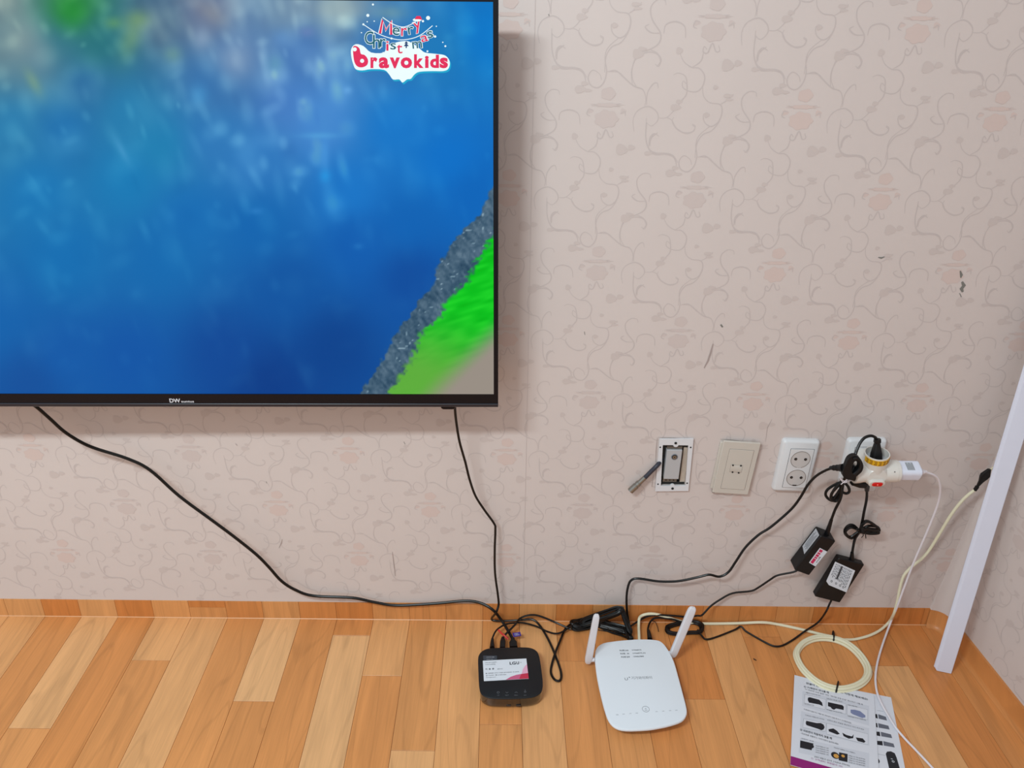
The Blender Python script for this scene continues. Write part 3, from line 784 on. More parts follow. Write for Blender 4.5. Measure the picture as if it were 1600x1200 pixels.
# coax cable lying out from behind the frame
cx_ = thing('coaxial_cable', 'short thick dark coaxial cable with a metal screw connector beside the open outlet', 'cable', W(986, 768, .01))
obj('cord', MB().tube(path([(1037, 712, 'w', -.012), (1033, 719, 'w', -.004), (1027, 727, 'w', .009), (1017, 737, 'w', .011), (1006, 748, 'w', .012)], 6), .0043, 12), mat('coax_jacket', (44, 46, 58), .45), cx_)
a, b_ = W(1008, 746, .012), W(985, 767, .012); L = (b_ - a).length
obj('connector', MB().lathe(a, b_, [(0, .0047), (L * .38, .005), (L * .4, .0062), (L * .52, .0064), (L * .54, .0056), (L * .58, .0056), (L * .6, .0066), (L, .0066)], 14), M['metal'], cx_)
# scraped edge of paper left by the old cover
marks([([(1027, 684), (1025, 705), (1024.5, 722)], .0015), ([(1021, 740), (1018.5, 760), (1025, 761)], .0012), ([(1028, 683), (1055, 684), (1082, 686)], .001)], 'scuff_pale', 'scraped_edge')

# telephone outlet
P = wallpl([(1130, 688), (1187, 694), (1170.5, 774), (1114.5, 769.5)], 0.010)
ph = thing('telephone_outlet', 'cream telephone wall plate, crooked, between open outlet and white double socket', 'outlet', P(0, -P.h / 2, -.01))
obj('back_plate', MB().slab(P, rrect(P.w + .002, P.h - .012, .002, 3, -.003, .001), [(0, -0.0095), (0, -0.005), (.0008, -.004)]), M['cream'], ph)
obj('cover_plate', MB().slab(P, rrect(P.w, P.h, .0015, 3), [(0, -0.004), (0, -0.001), (0.001, 0)]), M['cream'], ph)
q = [P.px(*p) for p in ((1137.5, 701), (1176.5, 703.5), (1165.5, 765.5), (1128, 763.5))]
mx = sum(p[0] for p in q) / 4; my = sum(p[1] for p in q) / 4
PWi = (q[1][0] - q[0][0] + q[2][0] - q[3][0]) / 2; PHi = (q[0][1] - q[3][1] + q[1][1] - q[2][1]) / 2
obj('panel_groove', MB().slab(P, rrect(PWi, PHi, .001, 3, mx, my), [(0, -.0005), (0, .0002)]), M['line'], ph)
obj('center_panel', MB().slab(P, rrect(PWi - .0012, PHi - .0012, .001, 3, mx, my), [(0, 0), (0, .0005), (.0004, .0008)]), M['cream'], ph)
cx, cy = P.px(1150, 732); 
obj('jack_groove', MB().slab(P, rrect(.0235, .017, .001, 3, cx, cy), [(0, .0006), (0, .001)]), M['line'], ph)
jk = obj('jack', MB().slab(P, rrect(.0227, .0162, .001, 3, cx, cy), [(0, .0008), (0, .0012), (.0003, .0014)]), M['cream'], ph)
for x, y in ((1145, 726.3), (1157.3, 727), (1144.2, 737), (1153.8, 738)):
    obj('contact_hole', MB().slab(P, circ(.0017, 10, *P.px(x, y)), [(0, .0012), (0, .0022)]), M['hole'], jk)
marks([([(1125, 686), (1145, 687.5), (1168, 690)], .0008)], 'scuff', 'paper_gap')
obj('mounting_tab', MB().box(P, -P.w / 2 + .0015, -P.h / 2 - .0028, -P.w / 2 + .006, -P.h / 2 + .002, -.009, -.004), M['hole'], ph, smooth=0)

def socket_plate(corners, o, root, lower=True, depth=.010):
    P = wallpl(corners, o)
    obj('cover_plate', MB().slab(P, rrect(P.w, P.h, .007, 6), [(0, -depth), (0, -.006), (.0018, -.002), (.0048, 0)]), M['plate'], root)
    return P
P = wallpl([(1223, 687.5), (1281, 690.5), (1266, 772), (1209, 766.5)], .011)
so = thing('wall_socket', 'white double wall socket with two round recesses, free of plugs', 'socket', P(0, -P.h / 2, -.011), None)
PW = [P.px(*p) for p in ((1235, 700.6), (1272, 702), (1259, 763), (1222.5, 761))]
mx = sum(p[0] for p in PW) / 4; my = sum(p[1] for p in PW) / 4
pw = (PW[1][0] - PW[0][0] + PW[2][0] - PW[3][0]) / 2; phh = (PW[0][1] - PW[3][1] + PW[1][1] - PW[2][1]) / 2
so_loc = Vector((ORG[so.name]))
def socket_parts(P, so, mx, my, pw, phh):
    obj('cover_plate', MB().slab(P, rrect(P.w, P.h, .007, 6), [(0, -.011), (0, -.006), (.0018, -.002), (.0048, 0)]), M['plate'], so)
    obj('panel_groove', MB().slab(P, rrect(pw, phh, .0015, 3, mx, my), [(0, -.001), (0, .0003)]), M['ink'], so)
    obj('socket_panel', MB().slab(P, rrect(pw - .0013, phh - .0013, .0013, 3, mx, my), [(0, 0), (0, .0007), (.0005, .0011)]), M['plate'], so)
    for sgn in (1, -1):
        cy = my + sgn * phh * .235
        r = .0188
        sk = obj('socket_well', MB().ring(P, circ(r, 36, mx, cy), circ(r - .001, 36, mx, cy), .0006, .0016), M['line'], so)
        obj('socket_face', MB().slab(P, circ(r - .0009, 36, mx, cy), [(0, .0005), (0, .0012)]), M['socket'], sk)
        for sx in (-1, 1):
            obj('pin_hole', MB().slab(P, circ(.0029, 14, mx + sx * .0095, cy + .001), [(0, .001), (0, .0018)]), M['hole'], sk)
            obj('pin_contact', MB().slab(P, circ(.001, 10, mx + sx * .0095 + .0003, cy + .001), [(0, .0016), (0, .0021)]), M['pin'], sk)
        obj('earth_contact', MB().box(P, mx - .004, cy - r + .0004, mx + .004, cy - r + .0026, .001, .0018), M['hole'] if sgn < 0 else M['socket'], sk, smooth=0)
socket_parts(P, so, mx, my, pw, phh)
# the same model behind the multi-plug
so2 = thing('wall_socket', 'white wall socket half hidden behind the white multi-plug', 'socket', W(1350, 772))
P2 = wallpl([(1324, 686), (1385, 689), (1371, 771), (1312, 768)], .011)
socket_parts(P2, so2, 0, 0, pw, phh)

# ================================================================== MULTI-PLUG WITH SWITCH
tc0 = W(1364, 737, .062)
tap = thing('multi_plug', 'white round three-way multi-plug with a lit red switch, plugged into the wall socket', 'adapter', tc0)
X_, Y_, Z_ = Vector((1, 0, 0)), Vector((0, 1, 0)), Vector((0, 0, 1))
mb = MB()
mb.lathe(tc0 - Y_ * 0.006 + Y_ * .058, tc0 - Y_ * .02, [(0.0, .019), (.012, .021), (.03, .0225), (.060, .0225), (.067, .0215), (.072, .017)], 32)
mb.lathe(tc0 - X_ * .030, tc0 + X_ * .030, [(0, .0185), (.001, .0195), (.030, .0205), (.059, .0195), (.060, .0185)], 32)
obj('body', mb, M['tap'], tap)
# upper port
tp = W(1367.5, 706, .062); up_ax = (tp - tc0); up_ax = Vector((up_ax.x * .6, -.004, up_ax.z)).normalized()
b0 = tc0 + up_ax * .004; Lp = (tp - tc0).length - .004
obj('top_port', MB().lathe(b0, b0 + up_ax, [(0, .019), (Lp - .012, .0215), (Lp, .0220), (Lp, .0202), (Lp - .014, .0198), (Lp - .0145, .001)], 36, caps=False), M['tap'], tap)
obj('port_floor', MB().lathe(b0 + up_ax * (Lp - .0142), b0 + up_ax * Lp, [(0, .0199), (.0006, .0199)], 28), M['tapin'], tap)
# yellow label band round the front of the upper port
def band(a0, a1, h0, h1, r, m_, nm, par, n=16):
    u = Vector((1, 0, 0)); u = (u - up_ax * u.dot(up_ax)).normalized(); w = up_ax.cross(u)
    if w.y > 0: w = -w
    mm = MB()
    for i in range(n + 1):
        a = math.radians(a0 + (a1 - a0) * i / n); d = u * math.cos(a) + w * math.sin(a)
        for hh, rr in ((h0, r - .0004), (h0, r), (h1, r + .0002), (h1, r - .0004)): mm.v.append(b0 + up_ax * hh + d * rr)
    for i in range(n):
        for j in range(4):
            k = (j + 1) % 4; mm.f.append((i * 4 + j, i * 4 + k, (i + 1) * 4 + k, (i + 1) * 4 + j))
    return obj(nm, mm, m_, par)
lb = band(22, 172, Lp - .0135, Lp - .0025, .0222, M['yellow'], 'warning_label', tap)
for k in range(3):
    for s0 in range(7):
        a0 = 28 + s0 * 20
        band(a0, a0 + 13 - (k == 1) * 3, Lp - .0055 - k * .0032, Lp - .0040 - k * .0032, .0225, M['brown'], 'label_print', lb, 3)
# right port
rp = tc0 + X_ * .028; rx = (W(1402, 734, .062) - tc0); rL = rx.length
rax = Vector((rx.x, 0, rx.z * .5)).normalized()
obj('side_port', MB().lathe(tc0 + rax * .014, tc0 + rax, [(0, .0185), (rL - .032, .0205), (rL - .020, .0212), (rL - .0195, .0206), (rL - .014, .0206)], 36), M['tap'], tap)
obj('side_port', MB().lathe(tc0 - rax * .016, tc0 - rax * 1, [(0, .0185), (.012, .0205), (.02, .0205), (.0205, .018)], 36), M['tap'], tap)
obj('screw_hole', MB().lathe(tc0 + Vector((.030, -.0185, .012)), tc0 + Vector((.030, -.03, .018)), [(0, .001), (.0004, .001)], 10), M['hole'], tap)
# switch on the front, low
S = Pl(*[tc0 + Vector((x, y, z)) for x, y, z in ((-.014, -.0245, -.001), (.014, -.0245, -.001), (.014, -.0185, -.021), (-.014, -.0185, -.021))])
obj('switch_rim', MB().slab(S, rrect(.030, .0150, .0073, 8, .001, -.001), [(0, -.006), (0, .001), (.0012, .002)]), M['tap'], tap)
sw = obj('switch', MB().slab(S, rrect(.0195, .0100, .0045, 8, .0015, -.001), [(0, 0), (0, .0028), (.0015, .0042)]), M['switch'], tap)
obj('switch_light', MB().slab(S, circ(.0012, 8, .001, 0), [(0, .0040), (0, .0044)]), M['glow'], sw)

# usb charger
Cq = wallpl([(1403, 719), (1431, 721), (1437, 748), (1403, 746.5)], .062)
ch = thing('usb_charger', 'small white USB charger plugged into the right side of the multi-plug', 'charger', tc0 + X_ * .06)
c0 = tc0 + rax * rL * .985; c1 = c0 + rax * .040
c0 = c0 + Vector((0, 0, 0.001)); c1 = c1 + Vector((0, 0, -.001))
obj('housing', MB().loft(c0 + rax * .001, c1, (0, -.35, 1), [(0, .031, .026), (.02, .033, .028), (.95, .033, .028), (1, .030, .025)], 5), M['charger'], ch)
u_ = (c1 - c0).normalized(); s2 = u_.cross(Vector((0, -.35, 1))).normalized(); t2 = s2.cross(u_).normalized()
def FC(x, y, d): return c0 + u_ * x + (-s2 if s2.y > 0 else s2) * y * -1 + t2 * (.0142 + d)
pr = obj('rating_print', MB().box(FC, .012, -.010, .026, .008, -.0001, .0001), M['labelgrey'], ch, smooth=0)
mb = MB()
for k in range(5): mb.box(FC, .013 + k * .0027, -.009, .0138 + k * .0027, .007 - (k % 2) * .003, .0001, .0003)
obj('print_lines', mb, M['inkgrey'], pr, smooth=0)
ub = thing('usb_cable', 'long thin white USB cable hanging from the charger down across floor and leaflet', 'cable', W(1369, 1000))
a = c1 + Vector((-.001, 0, -.001)); b_ = a + Vector((.017, -.001, -.001))
obj('plug', MB().loft(a, b_, (0, 0, 1), [(0, .013, .0065), (.6, .013, .0065), (.7, .008, .005), (1, .0045, .004)]), M['usb'], ub)
sp = [b_ - Vector((.003, 0, 0))] + [(W if m_ == 'w' else G)(x, y, v) for x, y, m_, v in
     [(1463,745,'w',.058),(1469,762,'w',.052),(1466,785,'w',.045),(1455,815,'w',.04),(1441,848,'w',.036),(1426,883,'w',.034),(1412,920,'w',.034),
      (1401,950,'w',.034),(1391,974,'f',.018),(1378,1010,'f',.009),(1370,1040,'f',.0075),(1368,1066,'f',.006),(1374,1092,'f',.0058),(1395,1130,'f',.005),(1412,1152,'f',.003),(1430,1171,'f',.0022),(1457,1200,'f',.0022),(1500,1250,'f',.0022),(1560,1330,'f',.0022),(1590,1480,'f',.0022),(1540,1700,'f',.0022),(1400,1900,'f',.0022)]]
obj('cord', MB().tube(catmull(sp, 6), .0021, 8), M['usb'], ub)

# ================================================================== POWER ADAPTERS
def jit_loop(a, b_, w, n, seed, r, lift, mb, nrm, sag=0.0):
    """bundle of n elongated loops lying between points a and b_"""
    rd = random.Random(seed); ax = (b_ - a); L = ax.length; ax.normalize(); sd = ax.cross(nrm).normalized()
    pts = []
    c = (a + b_) / 2
    for k in range(n):
        l = L / 2 * rd.uniform(.86, 1.0); ww = w / 2 * rd.uniform(.45, 1.0); h = lift + rd.uniform(0, 1) * r * 2.2; oo = sd * rd.uniform(-.15, .15) * w
        for q in range(10):
            t = 2 * math.pi * q / 10
            pts.append(c + oo + ax * (l * math.cos(t)) + sd * (ww * math.sin(t) * (0.55 + .45 * math.cos(t) ** 2)) + nrm * (h + r * 1.2 * math.sin(t * 2 + k)))
    mb.tube(catmull(pts, 4), r, 6); return pts[0], pts[-1]

# adapter on the left (feeds the box)
ad1 = thing('power_adapter', 'black power adapter turned on its side with silver and pink labels, upper of two', 'adapter', W(1268, 900, .01))
dpt = .030; P = Pl(*[W(x, y, .036) for x, y in ((1280.8, 836), (1304.8, 845.5), (1265, 901), (1244, 891))])
obj('housing', MB().slab(P, rrect(P.w, P.h, .003, 4), [(.0015, -.032), (0, -.030), (0, -.002), (.0015, 0)]), M['black'], ad1)
x0, y0 = P.px(1287, 857); 
q = [P.px(*p) for p in ((1281, 856), (1292.5, 862), (1274, 885), (1264, 879))]
lb = obj('label', MB().slab(P, q[::-1], [(0, 0), (0, .0003)]), M['label'], ad1, smooth=0)
def quadmap(q): 
    def f(u, v, d): 
        x = (q[0][0] * (1 - u) + q[1][0] * u) * (1 - v) + (q[3][0] * (1 - u) + q[2][0] * u) * v
        y = (q[0][1] * (1 - u) + q[1][1] * u) * (1 - v) + (q[3][1] * (1 - u) + q[2][1] * u) * v
        return P(x, y, d)
    return f
fq = quadmap(q)
mb = MB()
for k, (v0, v1) in enumerate(((.05, .2), (.24, .34), (.37, .5), (.53, .62), (.65, .95))): mb.box(fq, .12, v0, .5, v1, .0003, .0005)
obj('label_print', mb, M['pinkprint'], lb, smooth=0)
mb = MB()
for k in range(4): mb.box(fq, .72, .42 + k * .1, .8, .48 + k * .1, .0003, .0005)
mb.box(fq, .62, .45, .7, .52, .0003, .0005); obj('label_print', mb, M['ink'], lb, smooth=0)
def FS(x, y, d): return P(-P.w / 2 - d, y, -x)       # left side face: x = depth back, y = along
sl = obj('label', MB().slab(FS, [(.006, -.008), (.026, -.003), (.026, P.h / 2 - .002), (.005, P.h / 2 - .003)], [(0, 0), (0, .0003)]), M['labelgrey'], ad1, smooth=0)
mb = MB()
for k in range(5): mb.box(FS, .009 + k * .003, .004 - (k % 2) * .004, .0098 + k * .003, P.h / 2 - .006 - (k % 3) * .005, .0003, .0005)
obj('label_print', mb, M['ink'], sl, smooth=0)
a = P(.002, P.h / 2 - .001, -.014); b_ = W(1299, 812, .028)
obj('strain_relief', MB().tube([a, a.lerp(b_, .5), b_], lambda t: .0052 - .002 * t, 10), M['black'], ad1)
obj('cord', MB().tube(catmull([b_.lerp(a, .2), b_] + [W(x, y, v) for x, y, v in ((1305, 796, .028), (1313, 780, .03), (1316, 766, .034), (1318, 752, .045))], 6), .0027, 8), M['cable'], ad1)
# its bundled slack and the plug in the left port
mb = MB(); nrm = Vector((0, -1, 0))
for (pts, s_) in (([(1318,752),(1305,757),(1293,765),(1290,773),(1295,780),(1303,782),(1311,774),(1316,762),(1318,752)], 0),
                  ([(1319,752),(1309,760),(1299,772),(1302,778),(1309,770),(1317,757)], 1),
                  ([(1317,752),(1325,760),(1327,768),(1321,771),(1313,765),(1317,753)], 2),
                  ([(1318,750),(1314,762),(1313,775),(1306,783),(1298,778),(1304,764),(1316,751)], 3)):
    mb.tube(catmull([W(x, y, .040 + .004 * s_) for x, y in pts], 5), .0027, 8)
obj('cord_coil', mb, M['cable'], ad1)
mb = MB()
for pts in ([(1312,746),(1316,750),(1322,752),(1337,749.5)], [(1314,757),(1320,752),(1326,748)], [(1313,748),(1318,754),(1324,753)]):
    mb.tube(catmull([W(x, y, .066) for x, y in pts], 5), .0009, 6)
tag(obj('cable_tie', mb, M['usb'], ad1), label='white cable tie')
lp = tc0 - X_ * .034
obj('plug', MB().loft(lp + X_ * .006, lp - X_ * .014 - Z_ * .002, (0, 0, 1), [(0, .030, .030), (.5, .030, .030), (1, .022, .020)], 5), M['black'], ad1)

# adapter on the right (feeds the router)
ad2 = thing('power_adapter', 'black power adapter facing forward with large white printed label, lower of two', 'adapter', W(1300, 945, .01))
P = Pl(*[W(x, y, .026) for x, y in ((1306.5, 868.5), (1343, 884), (1316.5, 946), (1281, 931))])
obj('housing', MB().slab(P, rrect(P.w, P.h, .003, 4), [(.0015, -.016), (0, -.014), (0, -.002), (.0015, 0)]), M['black'], ad2)
q = [P.px(*p) for p in ((1305, 877.5), (1336, 891.5), (1322.5, 925.5), (1291, 909))]
cutq = [q[0], q[1], q[2], P.px(1295, 914), P.px(1291, 908)]
lb = obj('label', MB().slab(P, cutq[::-1], [(0, 0), (0, .0003)]), M['label'], ad2, smooth=0)
fq = quadmap(q); mb = MB(); rd = random.Random(3)
for k in range(12):
    if k == 4: continue
    v0 = .06
    while v0 < (.62 if k < 8 else .8):
        l = rd.uniform(.04, .13); mb.box(fq, .08 + k * .07, v0, .08 + k * .07 + .03, v0 + l, .0003, .0005); v0 += l + .035
obj('label_print', mb, M['inkgrey'], lb, smooth=0)
mb = MB().box(fq, .335, .06, .41, .68, .0003, .0006)
for u in (.2, .42, .62, .78): mb.ring(fq, circ(.045, 12, u, .86, .05), circ(.028, 12, u, .86, .03), .0003, .0005)
obj('label_print', mb, M['ink'], lb, smooth=0)
a = P(.004, P.h / 2 - .001, -.008); b_ = W(1331.5, 863, .022)
obj('strain_relief', MB().tube([a, a.lerp(b_, .5), b_], lambda t: .0052 - .002 * t, 10), M['black'], ad2)
obj('cord', MB().tube(catmull([a.lerp(b_, .7)] + [W(x, y, v) for x, y, v in ((1333, 855, .022), (1336, 842, .024), (1343, 830, .026), (1347, 816, .027), (1350, 800, .027), (1354, 780, .03), (1354.5, 766, .036))], 6), .0027, 8), M['cable'], ad2)
mb = MB()
for pts, s_ in (([(1343,830),(1334,821),(1326,821),(1320,828),(1322,836),(1331,841),(1340,834),(1352,828),(1368,832),(1374,828),(1366,820),(1355,814),(1348,817),(1346,826)], 0),
            ([(1342,829),(1330,824),(1321,831),(1328,839),(1341,831),(1356,822),(1372,824),(1371,833),(1352,831)], 1),
            ([(1344,824),(1352,829),(1368,829),(1373,833),(1360,834),(1342,831)], 2), ([(1346,822),(1354,815),(1364,819),(1372,827),(1352,826),(1338,828)], 3)):
    mb.tube(catmull([W(x, y, .022 + .004 * s_) for x, y in pts], 5), .0027, 8)
obj('cord_coil', mb, M['cable'], ad2)
mb = MB()
for pts in ([(1348,831),(1349,837),(1346,840)], [(1352,832),(1353,841)]): mb.tube([W(x, y, .040) for x, y in pts], .0009, 6)
mb.tube([W(x, y, .041) for x, y in ((1346, 823), (1347, 827), (1348, 831))], .0036, 8)
obj('twist_tie', mb, M['cable'], ad2)
a = tc0 + Vector((-.012, -.012, -.020)); 
mb = MB().loft(W(1332, 752, .060), W(1352, 757, .058), (0, -1, 0), [(0, .014, .014), (.6, .016, .016), (1, .013, .013)], 5)
mb.tube([W(1350, 756, .058), W(1354.5, 760, .052), W(1354.5, 766, .040)], lambda t: .0062 - .002 * t, 12)
obj('plug', mb, M['black'], ad2)
# output leads
obj('output_cord', MB().tube(catmull([W(x, y, v) for x, y, v in ((1247, 890, .02), (1239, 894, .02), (1215, 899, .016), (1203, 906, .014), (1185, 918, .012), (1173, 923.5, .011), (1144.5, 927, .010), (1125, 937, .012), (1110, 947.5, .018), (1097, 961, .03), (1089, 962, .034))] +
     [GC(x, y, v) for x, y, v in ((1075, 964, .006), (1052, 962, .006), (1028, 961, .010), (1012, 963, .012), (1000, 969, .012), (986, 978, .012))], 6), .0021, 8), M['cablesoft'], ad1)
obj('output_cord', MB().tube(path([(1299, 938, 'w', .018), (1296, 944, 'w', .02), (1291, 955, 'w', .03), (1283, 967, 'f', .02), (1275, 975, 'f', .014), (1258, 986, 'f', .010), (1240, 999, 'f', .003), (1224, 1008, 'f', .0025),
    (1212, 1010, 'f', .0025), (1200, 1006, 'f', .0025), (1180, 995, 'f', .0025), (1165, 986, 'f', .003), (1157.5, 979, 'f', .006), (1148, 984, 'f', .003), (1120, 995, 'f', .0025), (1104, 999, 'f', .003), (1097, 994, 'f', .004), (1090, 984, 'f', .008)]), .0021, 8), M['cablesoft'], ad2)
mb = MB(); cc = [G(x, y, .004) for x, y in ((1099, 981), (1092, 974), (1075, 972.5), (1055, 976), (1041, 981), (1043, 989), (1058, 992), (1078, 990), (1094, 989))]
for k in range(7):
    c0_ = sum(cc, Vector()) / len(cc); sc_ = 1.0 - .055 * (k % 4); 
    mb.tube(catmull([c0_ + (p - c0_) * sc_ + Vector((0, 0, (k // 4) * .0042 + .0006 * (k % 3))) for p in cc], 5, True), .0021, 7, closed=True)
obj('cord_coil', mb, M['cablesoft'], ad2)
obj('output_cord', MB().tube(path([(1076, 976, 'f', .012), (1062, 971, 'f', .012), (1050, 967.5, 'f', .012), (1035, 965.5, 'f', .012), (1023, 966, 'f', .012), (1016, 972, 'f', .012), (1012.5, 982, 'f', .013), (1013, 990, 'f', .014)]), .0021, 8), M['cablesoft'], ad2)
obj('barrel_plug', MB().tube([G(1013, 985, .014), G(1014, 990, .014), G(1015.5, 999, .014)], lambda t: .0032 + .0022 * t, 12), M['black'], ad2)
obj('twist_tie', MB().tube(path([(1017, 970, 'f', .014), (1023, 971, 'f', .010), (1027, 979, 'f', .006), (1029, 987, 'f', .002)]), .0007, 6), M['cable'], ad2)

# ================================================================== TELEVISION LEADS
hd = thing('hdmi_cable', 'thick black cable sweeping from under the television at left down to the black box', 'cable', W(420, 890))
obj('cord', MB().tube(path([(52, 632, 'w', .07), (62, 640, 'w', .066), (80, 656, 'w', .055), (100, 674, 'w', .046), (125, 690, 'w', .04), (150, 701, 'w', .034), (200, 717, 'w', .030), (235, 735, 'w', .030), (280, 775, 'w', .032), (330, 812, 'w', .036),
    (365, 838, 'w', .036), (400, 866, 'w', .034), (420, 886, 'w', .030), (440, 908, 'w', .026), (462, 922, 'w', .020), (490, 931, 'w', .014), (550, 934, 'w', .012), (585, 941, 'w', .010), (620, 946, 'w', .009), (680, 943, 'w', .009),
    (725, 939, 'w', .010), (750, 942, 'w', .014), (770, 953, 'w', .026), (784, 970, 'f', .022), (794, 986, 'f', .018), (800, 997, 'f', .015), (801.5, 1003, 'f', .014)]), .0031, 8), M['cable'], hd)
a, b_ = G(801, 998, .0145), G(802.5, 1012, .0135)
obj('plug', MB().loft(a, b_, (0, 0, 1), [(0, .008, .008), (.25, .009, .009), (.45, .016, .010), (1, .0165, .010)]), M['black'], hd)
pt = Pl(*[G(x, y, .018) for x, y in ((801, 989.5), (813, 987), (814, 993), (802, 996))])
tg_ = obj('tag', MB().slab(pt, rrect(pt.w, pt.h, .001, 2), [(0, -.0004), (0, .0004)]), M['purple'], hd)
tag(tg_, label='purple tag')
obj('tag_print', MB().text(pt, 'HDMI', -.005, .0006, .0035, .0006).text(pt, 'CABLE', -.005, -.003, .0035, .0006), M['label'], tg_, smooth=0, recalc=False)

pc = thing('television_power_cord', 'black cord dropping from the television right end, looped on floor, rising to the multi-plug', 'cable', W(774, 900))
obj('cord', MB().tube(path([(711, 628, 'w', .07), (711, 640, 'w', .064), (713, 660, 'w', .055), (718, 690, 'w', .046), (727, 722, 'w', .038), (734, 750, 'w', .033), (743, 775, 'w', .028), (757, 797, 'w', .022), (772, 818, 'w', .016), (774, 828, 'w', .016),
    (773, 860, 'w', .020), (773.5, 895, 'w', .022), (778, 930, 'w', .022), (779, 945, 'w', .024), (775, 957, 'w', .03), (768, 967, 'f', .010), (775, 970, 'f', .007), (795, 970, 'f', .007), (816, 968.5, 'f', .009), (832, 968, 'f', .009), (843, 977, 'f', .008),
    (855.5, 997, 'f', .005), (866.5, 1021, 'f', .004), (876.5, 1050, 'f', .003), (875, 1063, 'f', .003), (867, 1062, 'f', .003), (861, 1052, 'f', .003), (862, 1039, 'f', .003), (868, 1019, 'f', .009), (876, 999, 'f', .006), (883, 983, 'f', .004), (893, 974, 'f', .005)]), .0024, 8), M['cable'], pc)
mb = MB(); nf = Vector((0, 0, 1))
jit_loop(GC(892, 980, .003), GC(944, 972, .003), .040, 8, 5, .0026, .001, mb, nf)
jit_loop(GC(905, 976, .006), W(974, 951, .030), .026, 8, 6, .0026, .002, mb, Vector((0, -.6, .8)))
jit_loop(GC(922, 970, .003), GC(987, 992, .003), .024, 8, 9, .0026, .003, mb, nf)
jit_loop(W(970, 950, .020), GC(985, 990, .010), .012, 4, 15, .0026, .003, mb, Vector((0, -.7, .7)))
jit_loop(GC(977, 985, .006), GC(986, 1003, .006), .014, 4, 17, .0026, .002, mb, nf)
tag(obj('cord_coil', mb, M['cable'], pc), label='bundled slack cord')
obj('twist_tie', MB().tube(path([(934, 984, 'f', .004), (945, 986, 'f', .003), (952, 987, 'f', .002)]), .0008, 6).tube(path([(950, 981, 'f', .012), (951, 985, 'f', .004), (957, 981, 'f', .012)]), .001, 6), M['cable'], pc)
obj('cord', MB().tube(path([(984, 988, 'f', .012), (983, 975, 'f', .014), (980, 958, 'w', .018), (979, 935, 'w', .014), (981, 918, 'w', .014), (986, 907, 'w', .014), (998, 904, 'w', .016), (1030, 908.5, 'w', .020), (1060, 908, 'w', .022), (1090, 902, 'w', .022),
    (1108, 898, 'w', .024), (1124, 901, 'w', .024), (1138, 894, 'w', .022), (1150, 877, 'w', .020), (1165, 855, 'w', .018), (1185, 836, 'w', .018), (1205, 823, 'w', .02), (1235, 797, 'w', .025), (1250, 778, 'w', .03), (1262, 758, 'w', .034), (1275, 744, 'w', .04), (1290, 735, 'w', .05), (1300, 731.5, 'w', .058)]), .0026, 8), M['cable'], pc)
# its plug: body with a round finger ring
Rq = Pl(*[W(x, y, .088) for x, y in ((1316, 712), (1348, 712), (1345, 746), (1313, 746))])
rc = [Rq.px(x, y) for x, y in ((1325, 716), (1334, 711), (1343, 715), (1348, 726), (1346, 735), (1340, 741), (1332, 747), (1324, 748), (1317, 744), (1316, 736), (1320, 727))]
ri = [Rq.px(x, y) for x, y in ((1332.5, 723), (1335, 719.5), (1339, 720.5), (1341, 726), (1340, 731), (1337.5, 734.5), (1334, 737), (1331.3, 738), (1330, 735), (1330.5, 730), (1331.2, 726.5))]
mb = MB().ring(Rq, [(p.x, p.y) for p in catmull([Vector(p) for p in rc], 4, True)], [(p.x, p.y) for p in catmull([Vector(p) for p in ri], 4, True)], -.007, .003)
pg = obj('plug', mb, M['black'], pc)
obj('finger_ring', MB().tube(catmull([Rq(*Rq.px(x, y, .004), .004) for x, y in ((1333, 717), (1339, 716), (1343.5, 721), (1344, 729), (1340.5, 735.5), (1334, 741))], 5), .0022, 8), M['black'], pc)
obj('plug_body', MB().loft(Rq(*Rq.px(1328, 733), -.006), tc0 - X_ * .030, (0, 0, 1), [(0, .018, .016), (1, .020, .018)], 5), M['black'], pc)
a, b_ = W(1318, 731, .082), W(1297.5, 731, .058)
obj('strain_relief', MB().tube([a, a.lerp(b_, .25), a.lerp(b_, .3), a.lerp(b_, .5), a.lerp(b_, .55), a.lerp(b_, .75), a.lerp(b_, .8), b_], lambda t: [.008, .007, .0058, .0062, .005, .0054, .0044, .0036][min(7, int(t * 7 + .01))], 12), M['black'], pc)

# plug in the upper port, lead looping down behind the ring plug
tpg = thing('short_power_cord', 'black cord with tapered plug standing in the top of the multi-plug', 'cable', tp)
a = b0 + up_ax * (Lp - .013); b_ = W(1371, 686, .060)
obj('plug', MB().loft(a, b_, (0, -1, 0), [(0, .020, .017), (.25, .0185, .0165), (.62, .0125, .0125), (.8, .0095, .0095), (.85, .012, .011), (1, .0115, .0095)], 5), M['black'], tpg)
obj('cord', MB().tube(catmull([W(x, y, v) for x, y, v in ((1371, 688, .060), (1367, 683, .060), (1360, 681, .060), (1351, 684, .062), (1344, 692, .066), (1339, 703, .072), (1335.5, 714, .078), (1330, 726, .074), (1322, 742, .060), (1318, 752, .05))], 6), .0027, 8), M['cable'], tpg)

